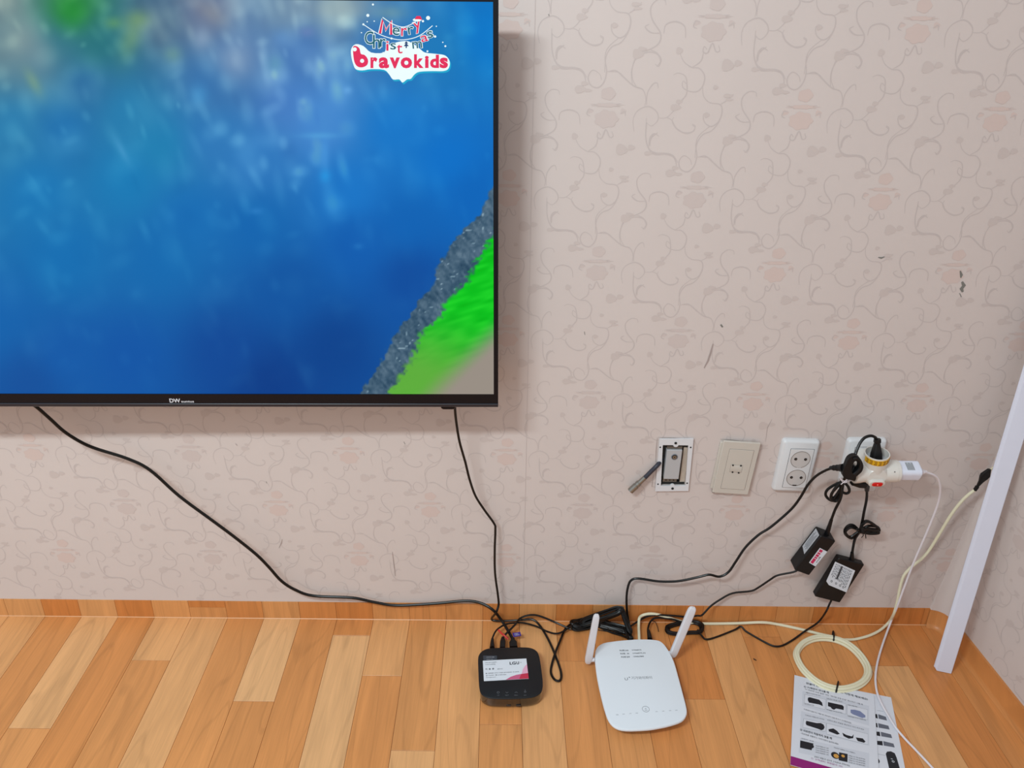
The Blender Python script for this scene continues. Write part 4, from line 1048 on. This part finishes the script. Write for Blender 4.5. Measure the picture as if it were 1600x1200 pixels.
# ================================================================== CREAM NETWORK CABLE
lan = thing('network_cable', 'cream network cable coiled on the floor with two black ties', 'cable', G(1303, 1036))
obj('cord', MB().tube(path([(999, 1003, 'f', .012), (998.5, 992, 'f', .012), (998, 978, 'f', .010), (999, 966, 'f', .008), (1005, 961, 'f', .008), (1018, 959, 'f', .006), (1035, 962, 'f', .006), (1060, 970, 'f', .003), (1075, 973, 'f', .0032), (1100, 974.5, 'f', .0032), (1150, 974, 'f', .0032),
    (1190, 972.5, 'f', .0032), (1215, 975.5, 'f', .0032), (1250, 983, 'f', .0035), (1280, 990.5, 'f', .006), (1303, 996, 'f', .009), (1325, 1006, 'f', .009), (1345, 1024, 'f', .009)]), .0031, 10), M['lan'], lan)
cen = [G(x, y, .0033) for x, y in ((1244, 1020), (1254, 1006), (1274, 997.5), (1300, 998), (1325, 1007.5), (1345, 1025), (1357.5, 1046), (1353, 1063), (1335, 1075), (1308, 1079), (1280, 1070), (1258, 1052), (1247, 1035))]
c0_ = sum(cen, Vector()) / len(cen); mb = MB()
rd = random.Random(2)
for k, (s1, s2_, hz) in enumerate(((1.045, 1.04, 0), (.975, .985, 0), (.905, .93, 0), (1.01, 1.012, .0054), (.935, .955, .0054))):
    pts = []
    for i, p in enumerate(cen):
        w = abs(i - 6) / 6; s_ = s1 * (1 - w) + s2_ * w
        pts.append(c0_ + (p - c0_) * s_ * (1 + rd.uniform(-.006, .006)) + Vector((0, 0, hz)))
    mb.tube(catmull(pts, 5, True), .0031, 10, closed=True)
obj('cable_coil', mb, M['lan'], lan)
obj('cord', MB().tube(path([(1308, 999, 'f', .008), (1330, 999.5, 'f', .004), (1345, 997, 'f', .0035), (1361, 992, 'f', .004), (1376, 984, 'f', .006), (1389, 972, 'f', .010), (1397, 958, 'w', .03), (1402, 940, 'w', .026), (1406, 920, 'w', .02), (1412, 900, 'w', .016), (1424, 886, 'w', .014),
    (1440, 873, 'w', .014), (1453, 858, 'w', .015), (1468, 834, 'w', .02), (1485, 806, 'w', .025), (1500, 786, 'w', .028), (1513, 773, 'w', .03), (1524, 765, 'w', .03)]), .0029, 10), M['lan'], lan)
for (x0, y0, x1, y1) in ((1300.5, 991, 1301.5, 1004), (1308.5, 1070, 1305.5, 1084)):
    a, b_ = G(x0, y0, .0), G(x1, y1, .0); c = (a + b_) / 2; d = (b_ - a) / 2
    pts = [c + d * 1.05 * math.cos(t) + Vector((0, 0, .0068 + .0066 * math.sin(t))) for t in [2 * math.pi * k / 16 for k in range(16)]]
    obj('cable_tie', MB().tube(pts, .0017, 6, closed=True), M['black'], lan)
a = W(1523, 766, .03); b_ = W(1546, 733, .034)
mb = MB().loft(a, b_, (0, -1, 0), [(0, .006, .006), (.18, .0065, .0065), (.2, .0045, .0045), (.42, .0085, .006), (.6, .016, .007), (.72, .019, .007), (1, .006, .004)], 4)
def RW(px, py, o):
    d_ = ray(px, py); c_ = Vector((XC, 0, 0)) + nR * o; return CAM + d_ * ((c_ - CAM).dot(nR) / d_.dot(nR))
obj('cord', MB().tube(catmull([b_.lerp(a, .08), RW(1562, 722, .012), RW(1578, 690, .008), RW(1602, 610, .006), RW(1640, 490, .004), RW(1690, 330, .004)], 6), .0022, 8), M['lan'], lan)
tag(obj('taped_joint', mb, M['black'], lan), label='black taped joint')

# ================================================================== SET-TOP BOX
HB = .0265
ol = [(747,1030),(749,1022),(755,1016),(763,1013),(775,1012),(792,1011.5),(810,1011),(826,1011.5),(836,1015),(841.5,1022),(844.5,1036),(846.5,1050),(848,1064),(847.5,1076),(843,1084),(830,1089.5),(800,1091.5),(770,1091),(758,1088),(751,1082),(748.5,1070),(747.5,1050)]
OL = [(p.x, p.y) for p in (G(x, y, HB) for x, y in ol)]
OL = [(p.x, p.y) for p in catmull([Vector(p) for p in OL], 3, True)]
stb = thing('set_top_box', 'small square black box with glossy sides on the floor under the television', 'set-top box', (sum(p[0] for p in OL) / len(OL), sum(p[1] for p in OL) / len(OL), 0))
obj('housing', MB().slab(IDF, OL, [(.004, 0.0005), (.0015, .002), (.0005, .005), (.0, .012), (.0, HB - .0022)]), M['gloss'], stb, smooth=45)
obj('top_cover', MB().slab(IDF, OL, [(.0, HB - .0022), (.0, HB - .0008), (.0012, HB)]), M['stbtop'], stb, smooth=45)
FB = floorpl([(757, 1020), (835, 1020), (838, 1084), (760, 1084)], HB)
mb = MB()
ic = [(778.5, 1082), (792.2, 1082), (806.5, 1082), (820.5, 1081)]
for i, (x, y) in enumerate(ic):
    cx, cy = FB.px(x, y)
    if i == 0: mb.ring(FB, circ(.0024, 16, cx, cy), circ(.0019, 16, cx, cy), 0, .0002)
    if i in (1, 2):
        s_ = -1 if i == 1 else 1
        mb.ribbon(FB, [(cx - .0025, cy - s_ * .001), (cx, cy + s_ * .0015), (cx + .0025, cy - s_ * .001)], .0006, .0002)
    if i == 3: mb.ring(FB, circ(.0019, 14, cx, cy), circ(.0014, 14, cx, cy), 0, .0002).ribbon(FB, [(cx, cy + .002), (cx, cy + .0055)], .0005, .0002)
for i, tx in enumerate(('전원', '채널▽', '채널△', '음량')):
    cx, cy = FB.px(ic[i][0], 1087); mb.text(FB, tx, cx, cy, .0026, .0002, 'CENTER')
obj('touch_icons', mb, M['icon'], stb, smooth=0, recalc=False)
q = [FB.px(*p) for p in ((755, 1024.5), (776.5, 1024.5), (776.5, 1031), (755.5, 1032))]
st = obj('sticker', MB().slab(FB, q[::-1], [(0, 0), (0, .0002)]), mat('sticker_slate', (52, 58, 68), .5), stb, smooth=0)
x, y = FB.px(760, 1027.6); mb = MB().text(FB, 'UHD4K-2508', x, y, .0028, .0004); x, y = FB.px(760, 1031); mb.text(FB, '설치일 12.24', x, y, .0024, .0004)
obj('sticker_print', mb, M['labelgrey'], st, smooth=0, recalc=False)
# small sensor windows on the front side
yf = G(795, 1107).y
Ff = lambda x, y, d: Vector((x, yf - d, y))
mb = MB()
for px_ in (795, 810):
    x = G(px_, 1103).x; mb.slab(Ff, rrect(.009, .0028, .001, 3, x, .0075), [(0, -.003), (0, .0006)])
obj('front_window', mb, M['slot'], stb)
obj('rear_plug', MB().box(IDF, 0, 0, .001, .001, .01, .011), M['black'], stb) if False else None

# business card lying on top
CQ = floorpl([(754, 1032.2), (822.5, 1029), (826, 1060.5), (756.5, 1064)], HB + .0006)
card = thing('business_card', 'white business card with rose swoosh lying on the black set-top box', 'card', CQ(0, 0, 0))
cw, chh = CQ.w, CQ.h
ext = [(-cw / 2, -chh / 2), (cw / 2, -chh / 2), (cw / 2, chh / 2), (-cw / 2, chh / 2)]
obj('card', MB().slab(CQ, ext, [(0, -.0005), (0, 0)]), M['label'], card, smooth=0)
def cpx(x, y): return CQ.px(x, y)
arc = [cpx(790, 1062.5), cpx(798, 1057.5), cpx(806, 1054.7), (cpx(814, 1053.2)), (cw / 2, cpx(825, 1051.8)[1]), (cw / 2, -chh / 2)]
arc[0] = (arc[0][0], -chh / 2)
obj('card_print', MB().flat(CQ, arc, .0002), M['cardpink'], card, smooth=0, recalc=False)
obj('card_print', MB().flat(CQ, [cpx(815, 1053), cpx(817, 1046), cpx(820, 1041), (cw / 2, cpx(822.5, 1038)[1]), (cw / 2, cpx(825, 1051.8)[1])], .0003), M['cardpale'], card, smooth=0, recalc=False)
x_, _y = cpx(811, 1061); obj('card_print', MB().flat(CQ, [(x_, -chh / 2), cpx(814.5, 1053.6), (cw / 2, cpx(825, 1051.8)[1]), (cw / 2, -chh / 2)], .0004), M['cardred'], card, smooth=0, recalc=False)
mb = MB(); x, y = cpx(796.5, 1038.6); x2, _ = cpx(806, 1038)
mb.text(CQ, 'LG', x, y, .0098, .0003, bold=.03, width=x2 - x); x, _ = cpx(807, 1038); x2, _ = cpx(811.3, 1038); mb.text(CQ, 'U', x, y, .0098, .0003, bold=.03, width=x2 - x)
x, y2 = cpx(813, 1036.2); mb.text(CQ, '+', x, y2, .0045, .0003, bold=.02)
x, y = cpx(758.5, 1046.8); mb.text(CQ, '이  용  훈', x, y, .0046, .0003, bold=.02); x, y = cpx(777, 1046.2); mb.text(CQ, '설치기사', x, y, .0030, .0003)
for (px_, py_, tx, ex_) in ((758, 1036.3, '강북 설치지원센터', 776), (758, 1039.3, '서비스운영팀', 774), (759, 1053, '■ 서울특별시 강북구 도봉로 설치지원센터 1층 설치팀', 811), (759, 1056.3, '☎ 1544-0010   ■ 010-0000-0000', 791), (759, 1059.3, 'www.uplus.co.kr', 775)):
    x, y = cpx(px_, py_); x2, _ = cpx(ex_, py_); mb.text(CQ, tx, x, y, .0027, .0003, width=x2 - x)
obj('card_lettering', mb, M['ink'], card, smooth=0, recalc=False)

# leads of the box
bc = thing('box_power_cord', 'thin black cord from the left plug of the black box to the bundled cords', 'cable', G(770, 1000))
obj('cord', MB().tube(path([(769, 1004, 'f', .013), (769.5, 997, 'f', .014), (776, 984.5, 'f', .018), (789, 976, 'f', .018), (803, 973.5, 'f', .015), (819, 973.5, 'f', .014), (839, 979, 'f', .012), (853.5, 986, 'f', .009), (868, 990, 'f', .009), (879, 987, 'f', .010), (894, 978, 'f', .012)]), .0019, 8), M['cable'], bc)
obj('plug', MB().tube([G(769.5, 998, .014), G(769, 1004, .0135), G(769, 1012, .013)], lambda t: .0028 + .0026 * t, 10), M['black'], bc)
tie = obj('cable_tie', MB().tube(path([(778.5, 984, 'f', .022), (784, 990, 'f', .021), (788, 993, 'f', .021), (794, 999, 'f', .016)]), .0019, 6, flat=.5), M['red'], bc)
tag(tie, label='red tie')
bn = thing('box_network_cable', 'black cable from the middle plug of the black box arching to the bundled cords', 'cable', G(785, 1000))
obj('cord', MB().tube(path([(785, 1003, 'f', .013), (786, 998, 'f', .014), (790, 991, 'f', .020), (804, 977, 'f', .024), (813, 966, 'f', .022), (828, 961, 'f', .018), (843, 962.5, 'f', .014), (868, 972.5, 'f', .012), (892, 983.5, 'f', .009)]), .0022, 8), M['cable'], bn)
a, b_ = G(786, 996, .014), G(785, 1013, .013)
obj('plug', MB().loft(a, b_, (0, 0, 1), [(0, .006, .006), (.3, .010, .008), (.4, .0115, .009), (1, .0115, .009)]), M['black'], bn)
obj('cord', MB().tube(path([(937, 980, 'f', .003), (955, 988, 'f', .003), (972, 993, 'f', .004), (984, 999, 'f', .010), (988, 1003, 'f', .012)]), .0024, 8), M['cable'], bn)

# ================================================================== ROUTER
HR = .027
ol = [(929.5,1026),(932,1012.5),(942,1004.5),(964,1000.8),(985,999),(1001,998.2),(1024.6,999.3),(1035.6,1004),(1044.8,1016),(1053,1032.6),(1060,1056),(1067,1082),(1073,1106),(1072.5,1117),(1065,1126),(1046.6,1132.5),(1028,1136.5),(1010,1139),(979,1140),(962,1136),(951,1125),(944,1106),(937,1078),(932,1052)]
OL = [(p.x, p.y) for p in (G(x, y, HR) for x, y in ol)]
OL = [(p.x, p.y) for p in catmull([Vector(p) for p in OL], 3, True)]
rt = thing('wifi_router', 'flat white wireless router with two raised antennas on the floor', 'router', (sum(p[0] for p in OL) / len(OL), sum(p[1] for p in OL) / len(OL), 0))
obj('body', MB().slab(IDF, OL, [(.020, 0.0005), (.015, .004), (.009, .011), (.0035, .0175), (.0004, .0215), (0, .0230), (.0006, .0245)]), M['white'], rt, smooth=60)
obj('top_cover', MB().slab(IDF, OL, [(.0008, .0245), (.0002, .0250), (.0012, .0265), (.004, HR)]), M['white'], rt, smooth=40)
FRo = floorpl([(945, 1020), (1040, 1016), (1060, 1116), (962, 1122)], HR)
mb = MB()
for k, (y, l, r) in enumerate(((1017.4, '무선랜 2.4G', 'U+Net0C72'), (1022.4, '무선랜   5G', 'U+Net0C72_5G'), (1027.6, '무선랜 암호', '1234567890'))):
    x0, yy = FRo.px(968 + k * 1.2, y); x1, _ = FRo.px(982 + k * 1.2, y); mb.text(FRo, l, x0, yy, .0042, .0002, bold=.02, width=x1 - x0)
    x0, yy = FRo.px(987.5 + k * 1.2, y - .8); x1, _ = FRo.px((1002.5, 1009, 1006.5)[k], y); mb.text(FRo, r, x0, yy, .0042, .0002, bold=.02, width=x1 - x0)
obj('network_lettering', mb, M['ink'], rt, smooth=0, recalc=False)
mb = MB(); x0, yy = FRo.px(976.5, 1063); x1, _ = FRo.px(981.5, 1063); mb.text(FRo, 'U', x0, yy, .0095, .0002, width=x1 - x0)
x0, y2 = FRo.px(982.2, 1060); mb.text(FRo, '+', x0, y2, .007, .0002, bold=.02)
x0, yy = FRo.px(987, 1061.5); x1, _ = FRo.px(1019, 1060.5); mb.text(FRo, '기가와이파이', x0, yy, .0082, .0002, width=x1 - x0, ang=.01)
obj('logo_lettering', mb, M['inkgrey'], rt, smooth=0, recalc=False)
cx, cy = FRo.px(1009, 1108)
bt_ = obj('round_button', MB().ring(FRo, circ(.0068, 28, cx, cy), circ(.0063, 28, cx, cy), -.0002, .0003), M['inkgrey'], rt)
mb = MB().text(FRo, '와', cx, cy - .0005, .0035, .0003, 'CENTER').text(FRo, 'WPS', cx, cy - .0038, .0026, .0003, 'CENTER'); obj('button_lettering', mb, M['inkgrey'], bt_, smooth=0, recalc=False)
mb = MB()
for x, y, t in ((964.5, 1117.5, '전원'), (974.5, 1116.5, '인터넷'), (985, 1115.5, '2.4G'), (995, 1115, '5G'), (1026, 1112.5, 'LAN1'), (1036.5, 1111.8, 'LAN2'), (1047, 1111, 'LAN3'), (1057, 1110.4, 'LAN4')):
    xx, yy = FRo.px(x, y); mb.text(FRo, t, xx, yy, .0026, .0002, 'CENTER', width=.0042)
obj('indicator_lettering', mb, M['inkgrey'], rt, smooth=0, recalc=False)
def antenna(pb, pt, zb, w0, w1, side):
    a = G(*pb, zb); t = W(pt[0], pt[1], -a.y - .006)
    an = obj('antenna', MB().loft(a, t, (0, -1, 0), [(0, w0 * .55, .006), (.03, w0 * .85, .0085), (.09, w0, .010), (.5, (w0 + w1) / 2 * 1.02, .0095), (.88, w1, .009), (.955, w1 * .93, .008), (.985, w1 * .75, .006), (1, w1 * .5, .004)], 5), M['antenna'], rt)
    h = a.lerp(t, .07)
    obj('hinge', MB().lathe(h, h + Vector((side, 0, 0)), [(0, .0045), (.012, .0045)], 16), M['antenna'], an)
antenna((918.5, 1036), (932.5, 960), .010, .0150, .0130, 1)
antenna((1050, 1026), (1083, 948.5), .010, .0160, .0165, -1)

# ================================================================== LEAFLETS
def leaflet(corners, z, name, label):
    q = [G(x, y, z) for x, y in corners]
    t = thing(name, label, 'leaflet', q[3], None); return Pl(*q), t
P, lf2 = leaflet([(1256, 1060), (1385, 1090.5), (1431, 1243), (1256, 1206)], .0012, 'printed_leaflet', 'white printed leaflet lying underneath, right edge showing a black remote picture')
obj('sheet', MB().slab(P, [(-P.w / 2, -P.h / 2), (P.w / 2, -P.h / 2), (P.w / 2, P.h / 2), (-P.w / 2, P.h / 2)], [(0, -.001), (0, 0)]), M['paper'], lf2, smooth=0)
mb = MB(); mg = MB()
for (y0, xa, xb) in ((1116, 1372, 1384), (1130, 1372, 1388), (1143.5, 1376, 1392), (1158, 1380, 1396)):
    q = [P.px(*p) for p in ((xa, y0), (xb, y0 + 4), (xb + 2, y0 + 10), (xa + 1, y0 + 7))]
    mb.flat(P, q, .0002)
    q = [P.px(*p) for p in ((1366, y0 - .5), (xa - 1.5, y0), (xa - .5, y0 + 7), (1366, y0 + 5))]; mg.flat(P, q, .0002)
rm = [P.px(*p) for p in ((1384, 1178), (1386, 1174.5), (1392, 1174), (1398, 1177), (1401, 1184), (1408, 1208), (1410, 1222), (1404, 1228), (1396, 1224), (1390, 1204))]
mg.flat(P, rm, .0002); mg.flat(P, circ(.007, 20, *P.px(1368, 1188)), .0002)
mb2 = MB().ring(P, circ(.0022, 14, *P.px(1395.5, 1190)), circ(.0014, 14, *P.px(1395.5, 1190)), .0003, .0004).box(P, *P.px(1392, 1186), *(lambda q: (q[0] + .003, q[1] + .001))(P.px(1392, 1186)), .0003, .0004)
obj('picture_print', mb, M['photogrey'], lf2, smooth=0, recalc=False); obj('picture_print', mg, M['photo'], lf2, smooth=0, recalc=False); obj('picture_print', mb2, M['label'], lf2, smooth=0, recalc=False)
mb = MB()
for (xa, ya, xb, yb) in ((1370, 1110, 1380, 1111.8), (1370, 1178, 1383, 1180.5)): mb.ribbon(P, [P.px(xa, ya), P.px(xb, yb)], .0005, .0002)
obj('line_print', mb, M['inkgrey'], lf2, smooth=0, recalc=False)

P, lf = leaflet([(1247, 1057), (1368.5, 1086.5), (1371.5, 1230), (1228.5, 1197)], .0034, 'printed_leaflet', 'upper white printed leaflet with rows of small black device pictures and magenta lower edge')
P.w *= 1.0
obj('sheet', MB().slab(P, [(-P.w / 2, -P.h / 2), (P.w / 2, -P.h / 2), (P.w / 2, P.h / 2), (-P.w / 2, P.h / 2)], [(0, -.0012), (0, 0)]), M['paper'], lf, smooth=0)
q = [P.px(*p) for p in ((1233.5, 1180.5), (1294, 1198.5), (1372, 1221), (1372, 1240))]
l0 = P.px(1234, 1180.5)[1]
mb = MB().box(P, -P.w / 2 + .0001, -P.h / 2, P.w / 2 - .0001, l0 - .0005, 0, .0002); obj('magenta_edge', mb, M['magenta'], lf, smooth=0)
Z5 = lambda x, y: P.px(1220 + x / 5, 960 + y / 5)       # measured in the five-fold enlargement
pan, bx, ln, dk, bl, orr, tx = MB(), MB(), MB(), MB(), MB(), MB(), MB()
def quad(mb_, pts, d): mb_.flat(P, [Z5(*p) for p in pts], d)
for pts in (((170, 600), (690, 715), (690, 870), (165, 715)), ((160, 755), (690, 890), (690, 1025), (150, 900)), ((150, 965), (690, 1085), (690, 1200), (140, 1080))): quad(pan, pts, .0001)
obj('tinted_panel', pan, M['paperpanel'], lf, smooth=0, recalc=False)
boxes = (((188, 625), (350, 665), (345, 745), (182, 700)), ((360, 665), (508, 700), (508, 780), (355, 740)), ((518, 705), (678, 745), (678, 825), (518, 785)),
         ((178, 815), (350, 850), (348, 915), (172, 885)), ((358, 850), (680, 935), (680, 1020), (358, 935)))
for pts in boxes:
    quad(bx, pts, .0002); pp = [Z5(*p) for p in pts]; ln.ribbon(P, pp + [pp[0]], .0004, .0003)
obj('white_panel', bx, M['paper'], lf, smooth=0, recalc=False); obj('panel_outline', ln, M['inkgrey'], lf, smooth=0, recalc=False)
def dev(pts, mn='photo'): obj('device_picture', MB().flat(P, [Z5(*p) for p in pts], .0004), M[mn], lf, smooth=0, recalc=False)
dev(((212, 652), (225, 648), (300, 668), (322, 690), (328, 718), (300, 705), (220, 690), (210, 670)))
dev(((368, 686), (480, 710), (492, 722), (490, 748), (432, 736), (415, 746), (398, 738), (390, 726), (368, 718)))
dev(((545, 745), (580, 746), (620, 757), (645, 778), (660, 790), (660, 806), (635, 810), (600, 796), (560, 780), (545, 768)), 'photoblue')
dev(((198, 832), (280, 850), (312, 850), (334, 862), (342, 882), (334, 900), (316, 906), (292, 896), (200, 866), (194, 850)))
dev(((372, 898), (410, 892), (440, 912), (460, 935), (440, 940), (375, 915))); dev(((480, 925), (510, 942), (555, 955), (568, 938), (566, 968), (530, 972), (490, 952)))
dev(((585, 962), (640, 970), (662, 995), (650, 1004), (600, 990)))
for pts, c, r in ((((152, 985), (255, 1010), (240, 1062), (150, 1042)), (235, 1028), .0052), (((455, 1078), (522, 1092), (520, 1155), (452, 1140)), (425, 1103), .0072)):
    d_ = MB(); quad(d_, pts, .0004); d_.flat(P, circ(r, 20, *Z5(*c)), .00045); obj('device_picture', d_, M['photo'], lf, smooth=0, recalc=False)
for c, r in (((432, 1108), .0045), ((486, 1108), .003)): orr.flat(P, circ(r, 16, *Z5(*c)), .0006)
obj('picture_print', orr, M['orangeprint'], lf, smooth=0, recalc=False)
def line(t, x0, y0, x1, y1, size, bold=0.0):
    a = Vector(Z5(x0, y0)); b2 = Vector(Z5(x1, y1)); tx.text(P, t, a.x, a.y, size, .0005, bold=bold, ang=math.atan2(b2.y - a.y, b2.x - a.x), width=(b2 - a).length, res=2)
line('연결이 안 되나요? 혼자서도 이렇게 해보세요!', 197, 543, 680, 672, .0055, .02)
line('① TV화면이 안나올 때', 180, 570, 375, 618, .0052, .02)
line('TV 화면에 "신호 없음" 또는 "케이블 연결 안됨" 메시지가 나올 때', 188, 588, 640, 710, .0036, .0)
line('셋톱박스 전원이 꺼진 경우', 195, 614, 310, 640, .003); line('HDMI 연결 확인', 358, 660, 480, 688, .003); line('전원 연결 확인', 525, 712, 600, 728, .003)
line('전원 버튼을 눌러주세요', 186, 700, 260, 716, .0028); line('케이블을 다시 꽂아주세요', 358, 748, 480, 775, .0028); line('어댑터를 뽑았다가 다시 연결해주세요', 522, 798, 665, 832, .0028)
line('TV화면이 멈추거나 깨질 때, 인터넷이 안될 때 다시 시작해주세요', 178, 745, 550, 855, .0036)
line('모뎀/공유기 전원을 껐다 켜주세요', 190, 790, 340, 826, .003); line('전원과 랜선 연결을 확인하고 다시 켜주세요', 362, 828, 650, 905, .003)
line('② 리모컨이 작동하지 않을 때', 150, 908, 398, 978, .0056, .02)
line('- 리모컨을 셋톱박스 가까이에서 눌러보세요', 150, 932, 450, 1020, .004)
line('건전지 교체', 158, 972, 255, 998, .003); line('리모컨과 셋톱박스 다시 연결하기', 415, 1045, 580, 1090, .003)
for k in range(4): line('리모컨 뒷면을 열고 교체', 272, 1030 + k * 17, 372, 1052 + k * 17, .0028)
for k in range(4): line('버튼을 3초 이상 눌러주세요', 530, 1108 + k * 17, 660, 1138 + k * 17, .0028)
line('문제가 해결되지 않으면 고객센터로 연락주세요', 262, 1118, 540, 1190, .0042)
obj('lettering', tx, M['ink'], lf, smooth=0, recalc=False)
tx = MB(); line('ⓘ 고객센터 국번없이 101', 236, 1130, 480, 1196, .0044); obj('lettering', tx, M['magenta'], lf, smooth=0, recalc=False)

# ================================================================== WHITE MOULDING STRIP
bl_, br_ = G(1458, 1046, 0.001), G(1487, 1052, 0.001)
bc_ = (bl_ + br_) / 2 
# axis: passes through the measured centre further up, close to the corner
r = ray(1568, 735)
dB = (bc_ - Vector((XC, 0, 0))).dot(nR)
best = None
for k in range(900):            # depth at which the strip would reach the side wall about 1.15 m up
    p = CAM + r * (1.0 + k * .001); d = (p - Vector((XC, 0, 0))).dot(nR) - 0.012
    if d <= (dB - .012) * (1 - p.z / 1.15): best = p; break
ax = (best - bc_).normalized()
wd = (br_ - bl_); wd = (wd - ax * wd.dot(ax)).normalized(); nn = wd.cross(ax).normalized()
if nn.y > 0: nn = -nn
SWD = (br_ - bl_).length * .97
def FM(x, y, d): return bc_ + ax * y + wd * x + nn * d
def prof(): return [(-SWD / 2, -.0035), (SWD / 2, -.0035), (SWD / 2, .0005), (SWD / 2 - .001, .0015), (-SWD / 2 + .006, .0015), (-SWD / 2 + .002, .0002), (-SWD / 2, -.0018)]
mb = MB(); pr = prof(); n = len(pr)
for yy in (0.0, 1.15 / ax.z):
    for x, d in pr:
        off = 0.006 if yy == 0 and x < -SWD / 2 + .004 else 0
        v_ = FM(x, yy + off, d)
        mb.v.append(v_)
for i in range(n): j = (i + 1) % n; mb.f.append((i, j, n + j, n + i))
mb.f.append(tuple(range(n))[::-1]); mb.f.append(tuple(range(n, 2 * n)))
zmin = min(v_.z for v_ in mb.v)
for v_ in mb.v: v_.z -= zmin - .0003
stp = obj('moulding_strip', mb, M['strip'], None, origin=bc_, smooth=0)
tag(stp, 'long white moulding strip leaning into the room corner at right', 'moulding')

# a crumb on the floor
cr = obj('floor_crumb', MB().loft(G(1177, 1029, .0012), G(1182, 1032, .0012), (0, 0, 1), [(0, .0012, .0015), (.4, .0026, .0024), (1, .001, .0012)], 2), mat('crumb', (70, 40, 25), .8))
tag(cr, 'tiny dark brown crumb on the floor between the router and the cable coil', 'crumb')
